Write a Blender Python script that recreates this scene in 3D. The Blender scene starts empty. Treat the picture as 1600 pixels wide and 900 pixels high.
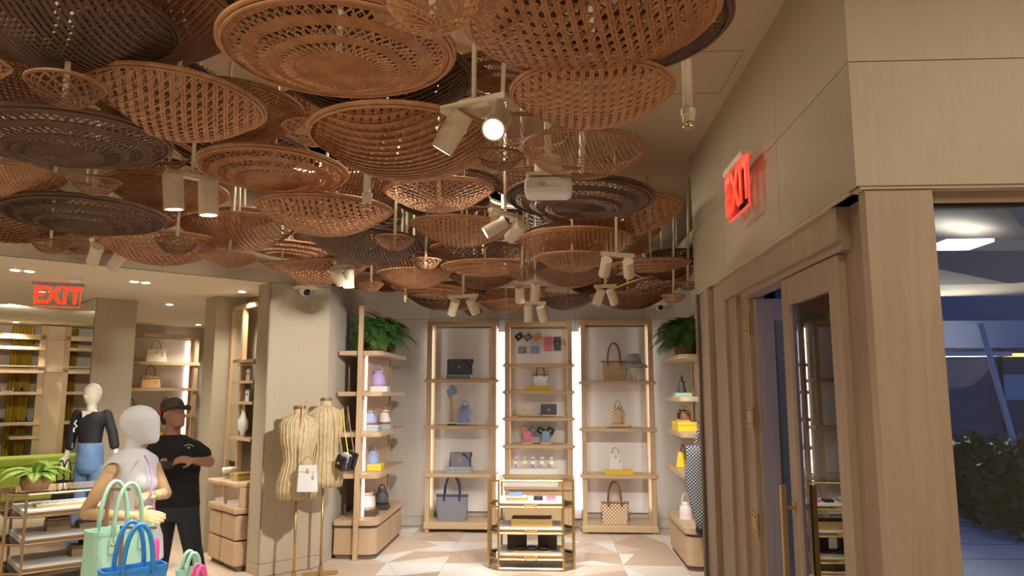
import bpy, math, random
from mathutils import Vector, Matrix
random.seed(7)
R = math.radians
sc = bpy.context.scene
COL = sc.collection

# ------------------------------------------------------------------ camera
F, EYE = 1150.0, 1.8
YAW, PITCH = math.atan(60/1150), R(7.92)
FW = Vector((-math.sin(YAW)*math.cos(PITCH), math.cos(YAW)*math.cos(PITCH), math.sin(PITCH)))
RT = Vector((math.cos(YAW), math.sin(YAW), 0)); UP = RT.cross(FW)
CAM = Vector((0, 0, EYE))
cd = bpy.data.cameras.new('camera'); cam = bpy.data.objects.new('camera', cd); COL.objects.link(cam)
cd.sensor_width = 36; cd.lens = 36*F/1600; cd.clip_start = .05; cd.clip_end = 200
cam.matrix_world = Matrix(((RT.x, UP.x, -FW.x, 0), (RT.y, UP.y, -FW.y, 0), (RT.z, UP.z, -FW.z, EYE), (0, 0, 0, 1)))
sc.camera = cam
# ------------------------------------------------------------------ world: blue dusk outside
w = bpy.data.worlds.new('world'); sc.world = w; w.use_nodes = True
bg = w.node_tree.nodes['Background']; bg.inputs[0].default_value = (.05, .16, .55, 1); bg.inputs[1].default_value = 2.6
sc.view_settings.view_transform = 'Standard'; sc.view_settings.look = 'None'
sc.view_settings.gamma = 1; sc.view_settings.use_curve_mapping = False
sc.view_settings.exposure = 0.0
CEIL, CEIL2 = 3.87, 2.9
WARM = (1, .88, .72)
def lamp(name, kind, loc, energy, color=WARM, target=None, size=.3, angle=60, blend=.6, parent=None):
    l = bpy.data.lights.new(name, kind); l.energy = energy; l.color = color
    if kind == 'AREA': l.shape = 'DISK'; l.size = size
    else: l.shadow_soft_size = size
    if kind == 'SPOT': l.spot_size = R(angle); l.spot_blend = blend
    o = bpy.data.objects.new(name, l); COL.objects.link(o); o.location = loc
    if target is not None: o.rotation_euler = (Vector(target)-Vector(loc)).to_track_quat('-Z', 'Y').to_euler()
    return o
# added fill lights for the ambient light of the hall, round discs facing the floor
HALL = ((-2.2, 1.0, 115), (.6, .6, 75), (-4.6, 2.6, 120), (-.8, 4.6, 65), (-2.0, 6.2, 75), (-.2, 7.6, 85), (-2.6, -1, 90), (2.3, 1.5, 60))
for x, y, e in HALL:
    lamp('hall_fill_light', 'AREA', (x, y, CEIL-.03), e*.48, WARM, (x, y, 0), size=.9)

# ------------------------------------------------------------------ measuring helpers (photo pixel -> place in the room)
def ray(x, y): return FW + RT*((x-800)/F) - UP*((y-450)/F)
def atz(x, y, z): d = ray(x, y); return CAM + d*((z-EYE)/d.z)
def atY(x, y, Y): d = ray(x, y); return CAM + d*(Y/d.y)
def atX(x, y, X): d = ray(x, y); return CAM + d*(X/d.x)
# ------------------------------------------------------------------ materials
MATS = {}
def nodes(m):
    m.use_nodes = True; nt = m.node_tree; return nt, nt.nodes, nt.links, nt.nodes['Principled BSDF']
def mat(name, col, rough=.6, metal=0, kind=None, col2=None, scale=8, bump=.0, emit=0, spec=.5):
    if name in MATS: return MATS[name]
    m = bpy.data.materials.new(name); MATS[name] = m
    nt, N, L, b = nodes(m)
    b.inputs['Base Color'].default_value = (*col, 1); b.inputs['Roughness'].default_value = rough
    b.inputs['Metallic'].default_value = metal; b.inputs['Specular IOR Level'].default_value = spec
    if emit:
        b.inputs['Emission Color'].default_value = (*col, 1); b.inputs['Emission Strength'].default_value = emit
    if kind:
        tc = N.new('ShaderNodeTexCoord'); mp = N.new('ShaderNodeMapping'); L.new(tc.outputs['Object'], mp.inputs[0])
        ramp = N.new('ShaderNodeValToRGB')
        c2 = col2 or tuple(c*.8 for c in col)
        ramp.color_ramp.elements[0].color = (*c2, 1); ramp.color_ramp.elements[1].color = (*col, 1)
        ramp.color_ramp.elements[0].position = .3; ramp.color_ramp.elements[1].position = .7
        if kind in ('wood', 'woodh', 'woody', 'linen', 'noise'):
            s = {'wood': (scale*2.5, scale*2.5, scale*.16), 'woodh': (scale*.16, scale*2.5, scale*2.5), 'woody': (scale*2.5, scale*.16, scale*2.5), 'linen': (scale*5, scale*5, scale*.5), 'noise': (scale,)*3}[kind]
            mp.inputs['Scale'].default_value = s
            t = N.new('ShaderNodeTexNoise'); t.inputs['Scale'].default_value = 1; t.inputs['Detail'].default_value = 5; t.inputs['Distortion'].default_value = .6 if 'wood' in kind else .1
            L.new(mp.outputs[0], t.inputs[0]); src = t.outputs[0]
        elif kind == 'speck':
            mp.inputs['Scale'].default_value = (scale,)*3
            t = N.new('ShaderNodeTexVoronoi'); L.new(mp.outputs[0], t.inputs[0]); src = t.outputs['Distance']
            ramp.color_ramp.interpolation = 'CONSTANT'; ramp.color_ramp.elements[0].position = 0; ramp.color_ramp.elements[1].position = .2
        elif kind == 'dots':
            mp.inputs['Scale'].default_value = (scale,)*3
            t = N.new('ShaderNodeTexVoronoi'); t.inputs['Randomness'].default_value = 0; L.new(mp.outputs[0], t.inputs[0]); src = t.outputs['Distance']
            ramp.color_ramp.elements[0].position = .3; ramp.color_ramp.elements[1].position = .42
        elif kind == 'mono':            # woven lattice of diamonds
            s = []
            for sg in (1, -1):
                mm = N.new('ShaderNodeMapping'); mm.inputs['Rotation'].default_value = (0, sg*R(45), 0); mm.inputs['Scale'].default_value = (scale,)*3
                L.new(tc.outputs['Object'], mm.inputs[0])
                wv = N.new('ShaderNodeTexWave'); wv.bands_direction = 'X'; wv.inputs['Scale'].default_value = 1; wv.inputs['Distortion'].default_value = 0; L.new(mm.outputs[0], wv.inputs[0]); s.append(wv)
            mx = N.new('ShaderNodeMath'); mx.operation = 'MULTIPLY'; L.new(s[0].outputs[1], mx.inputs[0]); L.new(s[1].outputs[1], mx.inputs[1])
            src = mx.outputs[0]; ramp.color_ramp.elements[0].position = .12; ramp.color_ramp.elements[1].position = .45
        L.new(src, ramp.inputs[0]); L.new(ramp.outputs[0], b.inputs['Base Color'])
        if bump:
            bp = N.new('ShaderNodeBump'); bp.inputs['Strength'].default_value = bump; bp.inputs['Distance'].default_value = .01
            L.new(src, bp.inputs['Height']); L.new(bp.outputs[0], b.inputs['Normal'])
    return m
def glass_mat(name, tint=(.95, .97, .97), refl=1.0, ior=1.5):
    m = bpy.data.materials.new(name); m.use_nodes = True; nt = m.node_tree; N, L = nt.nodes, nt.links
    N.clear(); out = N.new('ShaderNodeOutputMaterial'); mix = N.new('ShaderNodeMixShader')
    t = N.new('ShaderNodeBsdfTransparent'); t.inputs[0].default_value = (*tint, 1)
    g = N.new('ShaderNodeBsdfGlossy'); g.inputs['Roughness'].default_value = .01; g.inputs[0].default_value = (refl,)*3+(1,)
    fr = N.new('ShaderNodeFresnel'); fr.inputs[0].default_value = ior
    L.new(fr.outputs[0], mix.inputs[0]); L.new(t.outputs[0], mix.inputs[1]); L.new(g.outputs[0], mix.inputs[2]); L.new(mix.outputs[0], out.inputs[0])
    MATS[name] = m; return m
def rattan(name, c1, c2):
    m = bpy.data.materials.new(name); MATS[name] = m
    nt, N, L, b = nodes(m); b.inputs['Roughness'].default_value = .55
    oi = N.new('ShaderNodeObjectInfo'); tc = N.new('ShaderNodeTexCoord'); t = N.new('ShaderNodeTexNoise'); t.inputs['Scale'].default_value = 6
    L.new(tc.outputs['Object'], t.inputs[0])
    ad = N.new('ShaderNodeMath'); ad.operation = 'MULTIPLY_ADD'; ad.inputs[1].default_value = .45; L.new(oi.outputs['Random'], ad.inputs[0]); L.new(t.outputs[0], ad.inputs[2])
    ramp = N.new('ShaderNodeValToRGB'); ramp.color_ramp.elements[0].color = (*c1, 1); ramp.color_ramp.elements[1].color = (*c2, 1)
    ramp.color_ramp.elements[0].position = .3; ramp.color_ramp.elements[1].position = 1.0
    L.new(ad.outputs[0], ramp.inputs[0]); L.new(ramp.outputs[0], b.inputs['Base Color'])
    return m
M = dict(
 panel=mat('linen_panel', (.50, .435, .32), .75, kind='linen', col2=(.47, .405, .295), scale=9, bump=.08),
 backpanel=mat('back_panel', (.58, .53, .46), .75, kind='linen', col2=(.54, .49, .42), scale=9, bump=.05),
 groove=mat('joint_dark', (.16, .12, .09), .9), plaster=mat('ceiling_paint', (.64, .55, .42), .8, kind='noise', col2=(.61, .525, .40), scale=2),
 plaster2=mat('ceiling_paint_light', (.78, .70, .57), .8, kind='noise', col2=(.76, .68, .55), scale=2),
 oak=mat('oak', (.45, .345, .25), .5, kind='wood', col2=(.385, .29, .205), scale=10, bump=.05),
 oak_shaded=mat('oak_reveal_shaded', (.36, .275, .20), .5, kind='wood', col2=(.31, .23, .165), scale=10),  # oak darkened in colour to carry the shade of the jamb recess
 shelf=mat('shelf_wood', (.60, .435, .265), .45, kind='woodh', col2=(.54, .38, .225), scale=9),
 shelfv=mat('shelf_wood_upright', (.58, .415, .25), .45, kind='wood', col2=(.52, .36, .215), scale=9),
 shelfy=mat('shelf_wood_lengthwise', (.57, .41, .265), .45, kind='woody', col2=(.51, .36, .23), scale=9),
 cane=mat('cane_webbing', (.74, .58, .42), .6, kind='dots', col2=(.40, .25, .14), scale=28),
 brass=mat('brass', (.55, .38, .16), .36, .85), gold=mat('gold_paint', (.70, .50, .20), .4, .5), bronze=mat('dark_bronze', (.36, .25, .14), .4, .6),
 white=mat('white_paint', (.80, .80, .78), .5), cream=mat('fixture_cream', (.78, .70, .52), .45), lens=mat('lamp_lens', (1, .95, .88), .3, emit=14),
 led=mat('led_strip', (1, .94, .97), .3, emit=9), red=mat('sign_red', (1, .035, .012), .4, emit=1.7), redd=mat('sign_red_edge', (1, .08, .06), .4, emit=.8),
 back=mat('display_back', (.80, .79, .77), .6), mir=mat('mirror', (.86, .88, .86), .03, 1.0),
 black=mat('black_matte', (.012, .012, .013), .6), bleather=mat('black_leather', (.02, .02, .022), .35), navy=mat('navy_leather', (.03, .035, .10), .45),
 brown=mat('brown_leather', (.26, .10, .05), .45), tan=mat('tan_leather', (.56, .32, .16), .5), pink=mat('pink_leather', (.80, .22, .38), .45), hotpink=mat('hot_pink', (.85, .10, .32), .45),
 mint=mat('mint_leather', (.36, .60, .44), .5), blue=mat('bright_blue', (.045, .27, .66), .45), lblue=mat('light_blue_leather', (.24, .40, .70), .5), purple=mat('violet', (.46, .30, .62), .5),
 yellow=mat('yellow_box', (.85, .62, .05), .6), gbox=mat('grey_box', (.42, .48, .52), .6, kind='noise', scale=20), wbox=mat('white_box', (.82, .81, .78), .6), dbox=mat('dark_box', (.07, .055, .04), .5),
 monog=mat('grey_monogram', (.50, .51, .54), .6, kind='mono', col2=(.10, .11, .17), scale=13), monob=mat('beige_monogram', (.92, .86, .72), .6, kind='mono', col2=(.46, .26, .12), scale=10),
 monod=mat('dark_monogram', (.20, .21, .25), .6, kind='mono', col2=(.045, .05, .08), scale=13), monobl=mat('blue_white_print', (.70, .74, .82), .6, kind='mono', col2=(.12, .22, .55), scale=16), monow=mat('black_white_print', (.62, .64, .68), .7, kind='mono', col2=(.03, .035, .06), scale=14),
 creamb=mat('cream_leather', (.80, .72, .54), .5), whiteb=mat('white_leather', (.80, .80, .80), .45), lilac=mat('lilac_weave', (.52, .42, .74), .5), silver=mat('silver_clear', (.62, .68, .78), .25, .3), pinkw=mat('pink_white_cloth', (.80, .70, .72), .6),
 mann=mat('mannequin_white', (.74, .76, .79), .5), mannc=mat('mannequin_cream', (.78, .73, .63), .5), armw=mat('maple_arm', (.68, .46, .25), .45, kind='wood', col2=(.60, .39, .2), scale=6),
 seagrass=mat('woven_seagrass', (.70, .57, .36), .75, kind='noise', col2=(.52, .40, .22), scale=22, bump=.2), shade=mat('cap_bronze', (.30, .20, .10), .4, .5),
 denim=mat('blue_denim', (.17, .29, .50), .85, kind='noise', col2=(.09, .17, .36), scale=9), dpants=mat('charcoal_trousers', (.028, .03, .042), .85), tee=mat('black_tee', (.010, .010, .011), .9), blouse=mat('black_blouse', (.014, .014, .018), .7),
 skin=mat('skin', (.36, .19, .12), .55), hair=mat('black_hair', (.012, .01, .01), .6), orange=mat('orange_cloth', (.72, .13, .03), .8), camo=mat('dark_cap_cloth', (.09, .075, .055), .8, kind='noise', col2=(.03, .03, .025), scale=25),
 leaf=mat('fern_leaf', (.13, .30, .06), .55, kind='noise', col2=(.05, .14, .03), scale=9), leaf2=mat('fern_leaf_light', (.36, .50, .10), .55, kind='noise', col2=(.16, .30, .05), scale=9), hedge=mat('hedge_leaf', (.05, .10, .04), .5, kind='noise', col2=(.02, .05, .02), scale=9),
 pot=mat('woven_pot', (.36, .20, .09), .7, kind='noise', col2=(.20, .10, .04), scale=40, bump=.3), soil=mat('soil', (.05, .035, .025), .9),
 terr=mat('terrazzo', (.62, .55, .48), .7, kind='speck', col2=(.22, .19, .17), scale=15), curtain=mat('mustard_curtain', (.62, .44, .04), .8), green=mat('lime_seat', (.42, .56, .08), .8),
 floor=mat('floor_stone', (.62, .49, .38), .45, kind='noise', col2=(.56, .44, .34), scale=3), floorw=mat('pale_oak_floor', (.66, .53, .41), .5, kind='woodh', col2=(.60, .47, .36), scale=5),
 t0=mat('tile_white', (.80, .78, .76), .35), t1=mat('tile_sand', (.55, .42, .32), .4), t2=mat('tile_rose', (.66, .54, .46), .4), t3=mat('tile_pale', (.72, .66, .60), .4),
 pave=mat('paving', (.50, .56, .66), .6, kind='noise', col2=(.48, .5, .56), scale=3), extwall=mat('outside_wall', (.10, .10, .115), .8), canopy=mat('outside_canopy', (.52, .44, .34), .8), canopy2=mat('outside_canopy_dark', (.30, .25, .20), .8), fascia=mat('blue_fascia', (.34, .40, .52), .7), lightp=mat('light_panel', (1, .97, .92), .3, emit=9),
 screen=mat('screen_dark', (.02, .02, .025), .3), poster=mat('shop_poster', (.34, .33, .34), .6), amber=mat('amber_lamp', (1, .6, .15), .4, emit=3),
)
glass_mat('glass'); glass_mat('door_glass', ior=1.8); glass_mat('glass_tint', (.80, .84, .86)); acryl = glass_mat('acrylic', (.97, .96, .95), .8)
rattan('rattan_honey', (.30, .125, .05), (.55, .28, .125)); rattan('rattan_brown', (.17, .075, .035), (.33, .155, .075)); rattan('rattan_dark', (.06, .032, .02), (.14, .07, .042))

# ------------------------------------------------------------------ mesh helpers
class G:
    def __init__(s): s.v = []; s.f = []
    def add(s, vs, fs):
        o = len(s.v); s.v += [tuple(p) for p in vs]; s.f += [tuple(i+o for i in f) for f in fs]; return s
    def box(s, x0, x1, y0, y1, z0, z1):
        return s.add([(x, y, z) for z in (z0, z1) for y in (y0, y1) for x in (x0, x1)], [(0, 2, 3, 1), (4, 5, 7, 6), (0, 1, 5, 4), (2, 6, 7, 3), (0, 4, 6, 2), (1, 3, 7, 5)])
    def prism(s, poly, z0, z1):
        n = len(poly); a = sum(poly[i][0]*poly[(i+1) % n][1]-poly[(i+1) % n][0]*poly[i][1] for i in range(n))
        if a < 0: poly = poly[::-1]
        return s.add([(p[0], p[1], z0) for p in poly]+[(p[0], p[1], z1) for p in poly], [tuple(range(n-1, -1, -1)), tuple(range(n, 2*n))]+[(i, (i+1) % n, n+(i+1) % n, n+i) for i in range(n)])
    def loft(s, rings, caps=True, closed=False):
        n = len(rings[0]); vs = [p for r in rings for p in r]; fs = []
        m = len(rings)
        for k in range(m if closed else m-1):
            a, b = k*n, ((k+1) % m)*n
            fs += [(a+i, a+(i+1) % n, b+(i+1) % n, b+i) for i in range(n)]
        if caps and not closed: fs += [tuple(range(n-1, -1, -1)), tuple(range((m-1)*n, m*n))]
        return s.add(vs, fs)
    def tube(s, pts, r, n=6, closed=False, flat=1.0):
        pts = [Vector(p) for p in pts]; m = len(pts); rings = []; ref = None
        for i, p in enumerate(pts):
            a = pts[(i-1) % m] if (closed or i > 0) else p; b = pts[(i+1) % m] if (closed or i < m-1) else p
            t = (b-a).normalized()
            if ref is None: ref = Vector((0, 0, 1)) if abs(t.z) < .9 else Vector((0, 1, 0))
            u = (ref - t*ref.dot(t)).normalized(); ref = u; v = t.cross(u)
            rr = r[i] if isinstance(r, (list, tuple)) else r
            rings.append([p+(u*math.cos(2*math.pi*k/n)*flat+v*math.sin(2*math.pi*k/n))*rr for k in range(n)])
        return s.loft(rings, closed=closed)
    def cyl(s, p0, p1, r, n=12): return s.tube([p0, p1], r, n)
    def lathe(s, prof, n=20, c=(0, 0, 0)):
        return s.loft([[(c[0]+r*math.cos(2*math.pi*k/n), c[1]+r*math.sin(2*math.pi*k/n), c[2]+z) for k in range(n)] for r, z in prof])
    def ell(s, c, rx, ry, rz, n=14, m=8):
        return s.loft([[(c[0]+rx*math.cos(2*math.pi*k/n)*math.sin(math.pi*j/m), c[1]+ry*math.sin(2*math.pi*k/n)*math.sin(math.pi*j/m), c[2]-rz*math.cos(math.pi*j/m)) for k in range(n)] for j in range(m+1) if 1] if 0 else [[(c[0]+rx*math.cos(2*math.pi*k/n)*max(.02, math.sin(math.pi*j/m)), c[1]+ry*math.sin(2*math.pi*k/n)*max(.02, math.sin(math.pi*j/m)), c[2]-rz*math.cos(math.pi*j/m)) for k in range(n)] for j in range(m+1)])
    def quad(s, a, b, c, d): return s.add([a, b, c, d], [(0, 1, 2, 3)])
def mesh(name, g, smooth=False):
    me = bpy.data.meshes.new(name); me.from_pydata(g.v, [], g.f)
    if smooth:
        for p in me.polygons: p.use_smooth = True
    me.update(); return me
def link(name, me, m=None, parent=None):
    o = bpy.data.objects.new(name, me); COL.objects.link(o)
    if m is not None and not me.materials: me.materials.append(m)
    if parent is not None: o.parent = parent
    return o
def obj(name, g, m, parent=None, smooth=False, bevel=0, loc=None):
    if isinstance(m, str): m = M.get(m) or MATS[m]
    o = link(name, mesh(name, g, smooth), m, parent)
    if bevel:
        b = o.modifiers.new('bevel', 'BEVEL'); b.width = bevel; b.segments = 2; b.limit_method = 'ANGLE'
    if loc is not None: o.location = loc
    return o
def tag(o, label, cat, group=None, kind=None):
    o['label'] = label; o['category'] = cat
    if group: o['group'] = group
    if kind: o['kind'] = kind
    return o
def thing(name, label, cat, loc=(0, 0, 0), rz=0, group=None):
    o = bpy.data.objects.new(name, None); COL.objects.link(o); o.location = loc; o.rotation_euler = (0, 0, rz); o.empty_display_size = .1
    return tag(o, label, cat, group)
def struct(name, g, m, **k):
    o = obj(name, g, m, **k); o['kind'] = 'structure'; return o
# ------------------------------------------------------------------ the room
def pt(p0, d, n, s, t): return (p0[0]+d[0]*s+n[0]*t, p0[1]+d[1]*s+n[1]*t)
def wall(name, p0, p1, z0, z1, side, cols=(), rows=(), m='panel', th=.06):
    """a wall along p0-p1 whose face looks to the given side; panels proud of a dark backing at the joints"""
    L_ = math.hypot(p1[0]-p0[0], p1[1]-p0[1]); d = ((p1[0]-p0[0])/L_, (p1[1]-p0[1])/L_); n = (-d[1]*side, d[0]*side)
    root = struct(name, G().prism([pt(p0, d, n, a, b) for a, b in ((.0125, -.012), (L_-.0125, -.012), (L_-.0125, -th), (.0125, -th))], z0+.001, z1-.001), 'groove')
    cs = [0]+list(cols)+[L_]; rs = [z0]+list(rows)+[z1]; g_ = .0022
    for i in range(len(cs)-1):
        for j in range(len(rs)-1):
            a0 = cs[i]+(g_ if i else 0); a1 = cs[i+1]-(g_ if i < len(cs)-2 else 0); b0 = rs[j]+(g_ if j else 0); b1 = rs[j+1]-(g_ if j < len(rs)-2 else 0)
            obj('panel', G().prism([pt(p0, d, n, a, b) for a, b in ((a0, 0), (a1, 0), (a1, -.012), (a0, -.012))], b0, b1), m, root)
    return root
XR, SOFF = 1.27, 2.64                     # entrance wall plane, underside of the panelled soffit
YN, YF = 3.03, 6.5                        # its near and far corner
XL, YB, XW = -2.38, 10.15, 1.9            # left wall, back wall, right wall
P1, P2, P0 = (-2.86, 7.33), (XL, 7.81), (-3.06, 7.53)
S2 = math.sqrt(.5)
def uv(u, v): return (P1[0]+(u-v)*S2, P1[1]+(u+v)*S2)     # second room: u along the slanted wall, v into the room
# floor: one slab, inlaid stone pieces in the hall, pale boards in the second room
fl = struct('floor', G().box(-14, 3.4, -2.6, 16, -.1, -.006), 'floor')
def tile_field():
    cell = .62; k = 0
    meshes = {}
    for i in range(7):
        for j in range(7):
            x0 = XL+.02+i*cell; y0 = 6.35+j*cell*.9
            if x0 > XW-.1: continue
            cx, cy = cell, cell*.9
            q = [(0, 0), (cx, 0), (cx, cy), (0, cy)]
            var = (i*3+j*5) % 4
            e = .36 if (i+j) % 2 else .62
            if var == 0: parts = [[q[0], q[1], (e*cx, cy)], [q[1], q[2], (e*cx, cy)], [q[0], (e*cx, cy), q[3]]]
            elif var == 1: parts = [[q[0], (cx*e, 0), q[3]], [(cx*e, 0), q[1], (cx, cy*e)], [(cx*e, 0), (cx, cy*e), q[2], q[3]]]
            elif var == 2: parts = [[q[0], q[1], (cx, cy*e)], [q[0], (cx, cy*e), q[2], (cx*.3, cy)], [q[0], (cx*.3, cy), q[3]]]
            else: parts = [[q[0], (cx*.5, cy*e), q[3]], [q[0], q[1], (cx*.5, cy*e)], [q[1], q[2], q[3], (cx*.5, cy*e)]]
            for a, p in enumerate(parts):
                if x0+max(t[0] for t in p) > XW: p = [(min(t[0], XW-x0-.01), t[1]) for t in p]
                if any(x0+t[0] < -2.3 and (y0+t[1]) < 7.9 for t in p): continue
                if y0+max(t[1] for t in p) > YB: continue
                cxm = sum(t[0] for t in p)/len(p); cym = sum(t[1] for t in p)/len(p)
                sh = [(cxm+(t[0]-cxm)*.985, cym+(t[1]-cym)*.985) for t in p]
                obj('floor_tile', G().prism(sh, -.006, 0), random.choice(('t0', 't1', 't2', 't1', 't3', 't2', 't0')), fl, loc=(x0, y0, 0)); k += 1
tile_field()
fl2 = struct('floor_2', G().prism([uv(-9, .02), uv(2.2, .02), uv(2.2, 9), uv(-9, 9)], -.004, .002), 'floorw')
# ceilings
struct('ceiling', G().prism([(-9.2, -2.6), (3.4, -2.6), (3.4, YN), (XW+.2, YN), (XW+.2, YB+.1), (XL-.1, YB+.1), P2, P1, uv(-8.9, 0)], CEIL, CEIL+.1), 'plaster')
struct('ceiling_2', G().prism([uv(-9, .06), uv(.48, .06), uv(2.2, 1.78), uv(2.2, 9), uv(-9, 9)], CEIL2, CEIL2+.1), 'plaster2')
for x, y, e in HALL: obj('fill_light_ring', G().lathe([(.45, 0), (.49, 0), (.49, -.045), (.45, -.045), (.45, 0)], 32, (x, y, CEIL)), 'cream', bpy.data.objects['ceiling'])  # rings added as bodies for the hall fill lights
hatch = G(); hx0, hx1, hy0, hy1 = .62, 1.2, 4.35, 5.0
for a in range(4):
    c = [(hx0, hy0), (hx1, hy0), (hx1, hy1), (hx0, hy1)]; p, q = c[a], c[(a+1) % 4]
    hatch.box(min(p[0], q[0])-.003, max(p[0], q[0])+.003, min(p[1], q[1])-.003, max(p[1], q[1])+.003, CEIL-.003, CEIL+.002)
struct('trim_1', hatch, mat('hatch_line', (.42, .34, .25), .8))
# back wall, left wall, slanted column wall, bulkhead over the opening
wall('wall_back', (XL, YB), (XW, YB), 0, CEIL, -1, cols=(.72, 1.66, 2.72, 3.66), rows=(.12, 2.78), m='backpanel')
wall('wall_left', P2, (XL, YB), 0, CEIL, -1, cols=(.9, 1.5), rows=(.12, 2.95), m='backpanel')
wall('wall_slanted', P1, P2, 0, CEIL, -1, rows=(.12, CEIL2), m='panel')
wall('wall_jamb', P0, P1, 0, CEIL2, -1, rows=(.12,), m='panel')
wall('wall_bulkhead', uv(-8.9, 0), P1, CEIL2, CEIL, -1, cols=[8.9-x for x in (7.6, 6.2, 4.8, 3.4, 2.0, 1.05)], m='panel')
wall('wall_right', (XW, YF), (XW, YB), 0, CEIL, 1, cols=(1.2, 2.4), rows=(.12, 2.78), m='backpanel')
wall('wall_return', (XR, YF), (XW+.06, YF), 0, CEIL, 1, m='panel')
struct('wall_facade', G().box(XR+.03, 2.75, YF-.06, YF-.002, 0, CEIL), 'extwall')
wall('wall_soffit_side', (XR, YN+.0125), (XR, YF), SOFF, CEIL, 1, cols=(1.0, 2.3), rows=(3.18,))
wall('wall_soffit_front', (XR, YN), (3.4, YN), SOFF, CEIL, -1, cols=(1.9,), rows=(3.18,))
g = G().box(XR+.02, 3.4, YN+.01, YN+.35, SOFF-.012, SOFF); g.box(XR+.005, XR+.3, YN+.1, YF, SOFF-.012, SOFF)
struct('trim_2', g, mat('soffit_edge', (.62, .54, .44), .6))
# shell behind the camera and round the second room
struct('wall_rear', G().box(-9.3, 3.4, -2.66, -2.6, 0, CEIL), 'panel'); struct('wall_side', G().box(3.4, 3.46, -2.6, YN+.2, 0, CEIL), 'panel')
struct('wall_far_side', G().prism([uv(-8.9, .05), uv(-9, .05), uv(-9, 9), uv(-8.9, 9)], 0, CEIL2), 'panel')
struct('wall_hall_side', G().box(-9.3, -9.2, -2.6, 1.1, 0, CEIL), 'panel')
struct('wall_display', G().prism([uv(.05, 6.2), uv(2.2, 6.2), uv(2.2, 6.28), uv(.05, 6.28)], 0, CEIL2), 'backpanel')
struct('wall_curtain_side', G().prism([uv(-9, 7.8), uv(.1, 7.8), uv(.1, 7.88), uv(-9, 7.88)], 0, CEIL2), 'terr')
struct('wall_link', G().prism([uv(.05, 6.2), uv(.12, 6.2), uv(.12, 7.8), uv(.05, 7.8)], 0, CEIL2), 'panel')
struct('wall_niche', G().prism([uv(0, 1.47), uv(.45, 1.47), uv(.45, 1.82), uv(0, 1.82)], 0, CEIL2), 'panel')
struct('wall_niche_side', G().prism([uv(.37, .27), uv(.45, .27), uv(.45, 1.47), uv(.37, 1.47)], 0, CEIL2), 'panel')
struct('wall_room_end', G().prism([uv(2.2, 1.6), uv(2.3, 1.6), uv(2.3, 6.3), uv(2.2, 6.3)], 0, CEIL2), 'panel')
col_ = struct('column', G().prism([uv(-1, 2.61), uv(-.55, 2.61), uv(-.55, 3.78), uv(-1, 3.78)], 0, CEIL2), 'panel')
obj('mirror_panel', G().prism([uv(-1.012, 2.63), uv(-1, 2.63), uv(-1, 3.76), uv(-1.012, 3.76)], .1, CEIL2-.01), 'mir', col_)
q = atz(98, 519, CEIL2); uq = ((q.x-P1[0])+(q.y-P1[1]))*S2; vq = (-(q.x-P1[0])+(q.y-P1[1]))*S2
struct('column_2', G().prism([uv(uq-.02, 5.6), uv(uq+.3, 5.6), uv(uq+.3, 5.9), uv(uq-.02, 5.9)], 0, CEIL2), 'plaster2')

# ------------------------------------------------------------------ entrance: oak frame, two glazed leaves, corner post, shop window
ent = struct('door_frame', G().box(XR+.03, XR+.20, 3.34, 5.62, 2.47, SOFF-.012), 'oak')
for y0, y1, x0, x1 in ((6.18, 6.44, .03, .2), (5.98, 6.14, .0, .2), (5.55, 5.92, .035, .2), (5.32, 5.55, .06, .2), (5.10, 5.32, .09, .2)):
    obj('jamb_board', G().box(XR+x0, XR+x1, y0, y1, 0, SOFF-.012 if y0 > 5.5 else 2.47), 'oak', ent, bevel=.003)
obj('jamb_backing', G().box(XR+.14, XR+.22, 5.3, 6.46, 0, SOFF-.012), 'oak_shaded', ent)
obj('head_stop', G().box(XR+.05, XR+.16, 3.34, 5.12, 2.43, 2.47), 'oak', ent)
obj('hinge_jamb', G().box(XR+.09, XR+.2, 3.15, 3.415, 0, SOFF-.012), 'oak_shaded', ent)
obj('shadow_gap', G().box(XR+.06, XR+.2, 3.118, 3.15, 0, SOFF-.012), 'black', ent)
for z in (2.25, 1.62, .92, .25):
    h = obj('hinge', G().box(XR+.083, XR+.091, 5.125, 5.235, z-.07, z+.07).cyl((XR+.085, 5.10, z-.075), (XR+.085, 5.10, z+.075), .011), 'brass', ent)
    sg = G()
    for a, b in ((.03, .045), (-.03, .045), (.03, -.045), (-.03, -.045)): sg.box(XR+.079, XR+.083, 5.18+a-.006, 5.18+a+.006, z+b-.006, z+b+.006)
    obj('screw', sg, 'shade', h)
def leaf(name, label, n, W=.9, Hh=2.42):
    t = thing(name, label, 'door')            # local: hinge edge at x=0, leaf runs +x, thickness y
    t['kind'] = 'structure'
    s = .125
    obj('stile', G().box(0, s, -.022, .022, .01, Hh), 'oak', t, bevel=.003); obj('stile', G().box(W-s, W, -.022, .022, .01, Hh), 'oak', t, bevel=.003)
    obj('rail', G().box(s, W-s, -.022, .022, Hh-.15, Hh), 'oak', t); obj('rail', G().box(s, W-s, -.022, .022, .01, .25), 'oak', t)
    obj('pane', G().box(s, W-s, -.004, .004, .25, Hh-.15), 'door_glass', t)
    for sd in (-1, 1):
        h = obj('pull_handle', G().box(W-.075, W-.045, sd*.085-.015, sd*.085+.015, .45, 1.29), 'brass', t, bevel=.004)
        for z in (.55, 1.17): obj('standoff', G().tube([(W-.06, sd*.022, z), (W-.06, sd*.03, z), (W-.06, sd*.0301, z), (W-.06, sd*.075, z)], [.026, .026, .011, .011], 16), 'brass', h)
    return t
d1 = leaf('door_1', 'oak glazed door leaf standing open beyond the three brass hinges', 1, W=.88); d1.location = (XR+.12, 5.07, 0); d1.rotation_euler = (0, 0, R(8))
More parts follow.
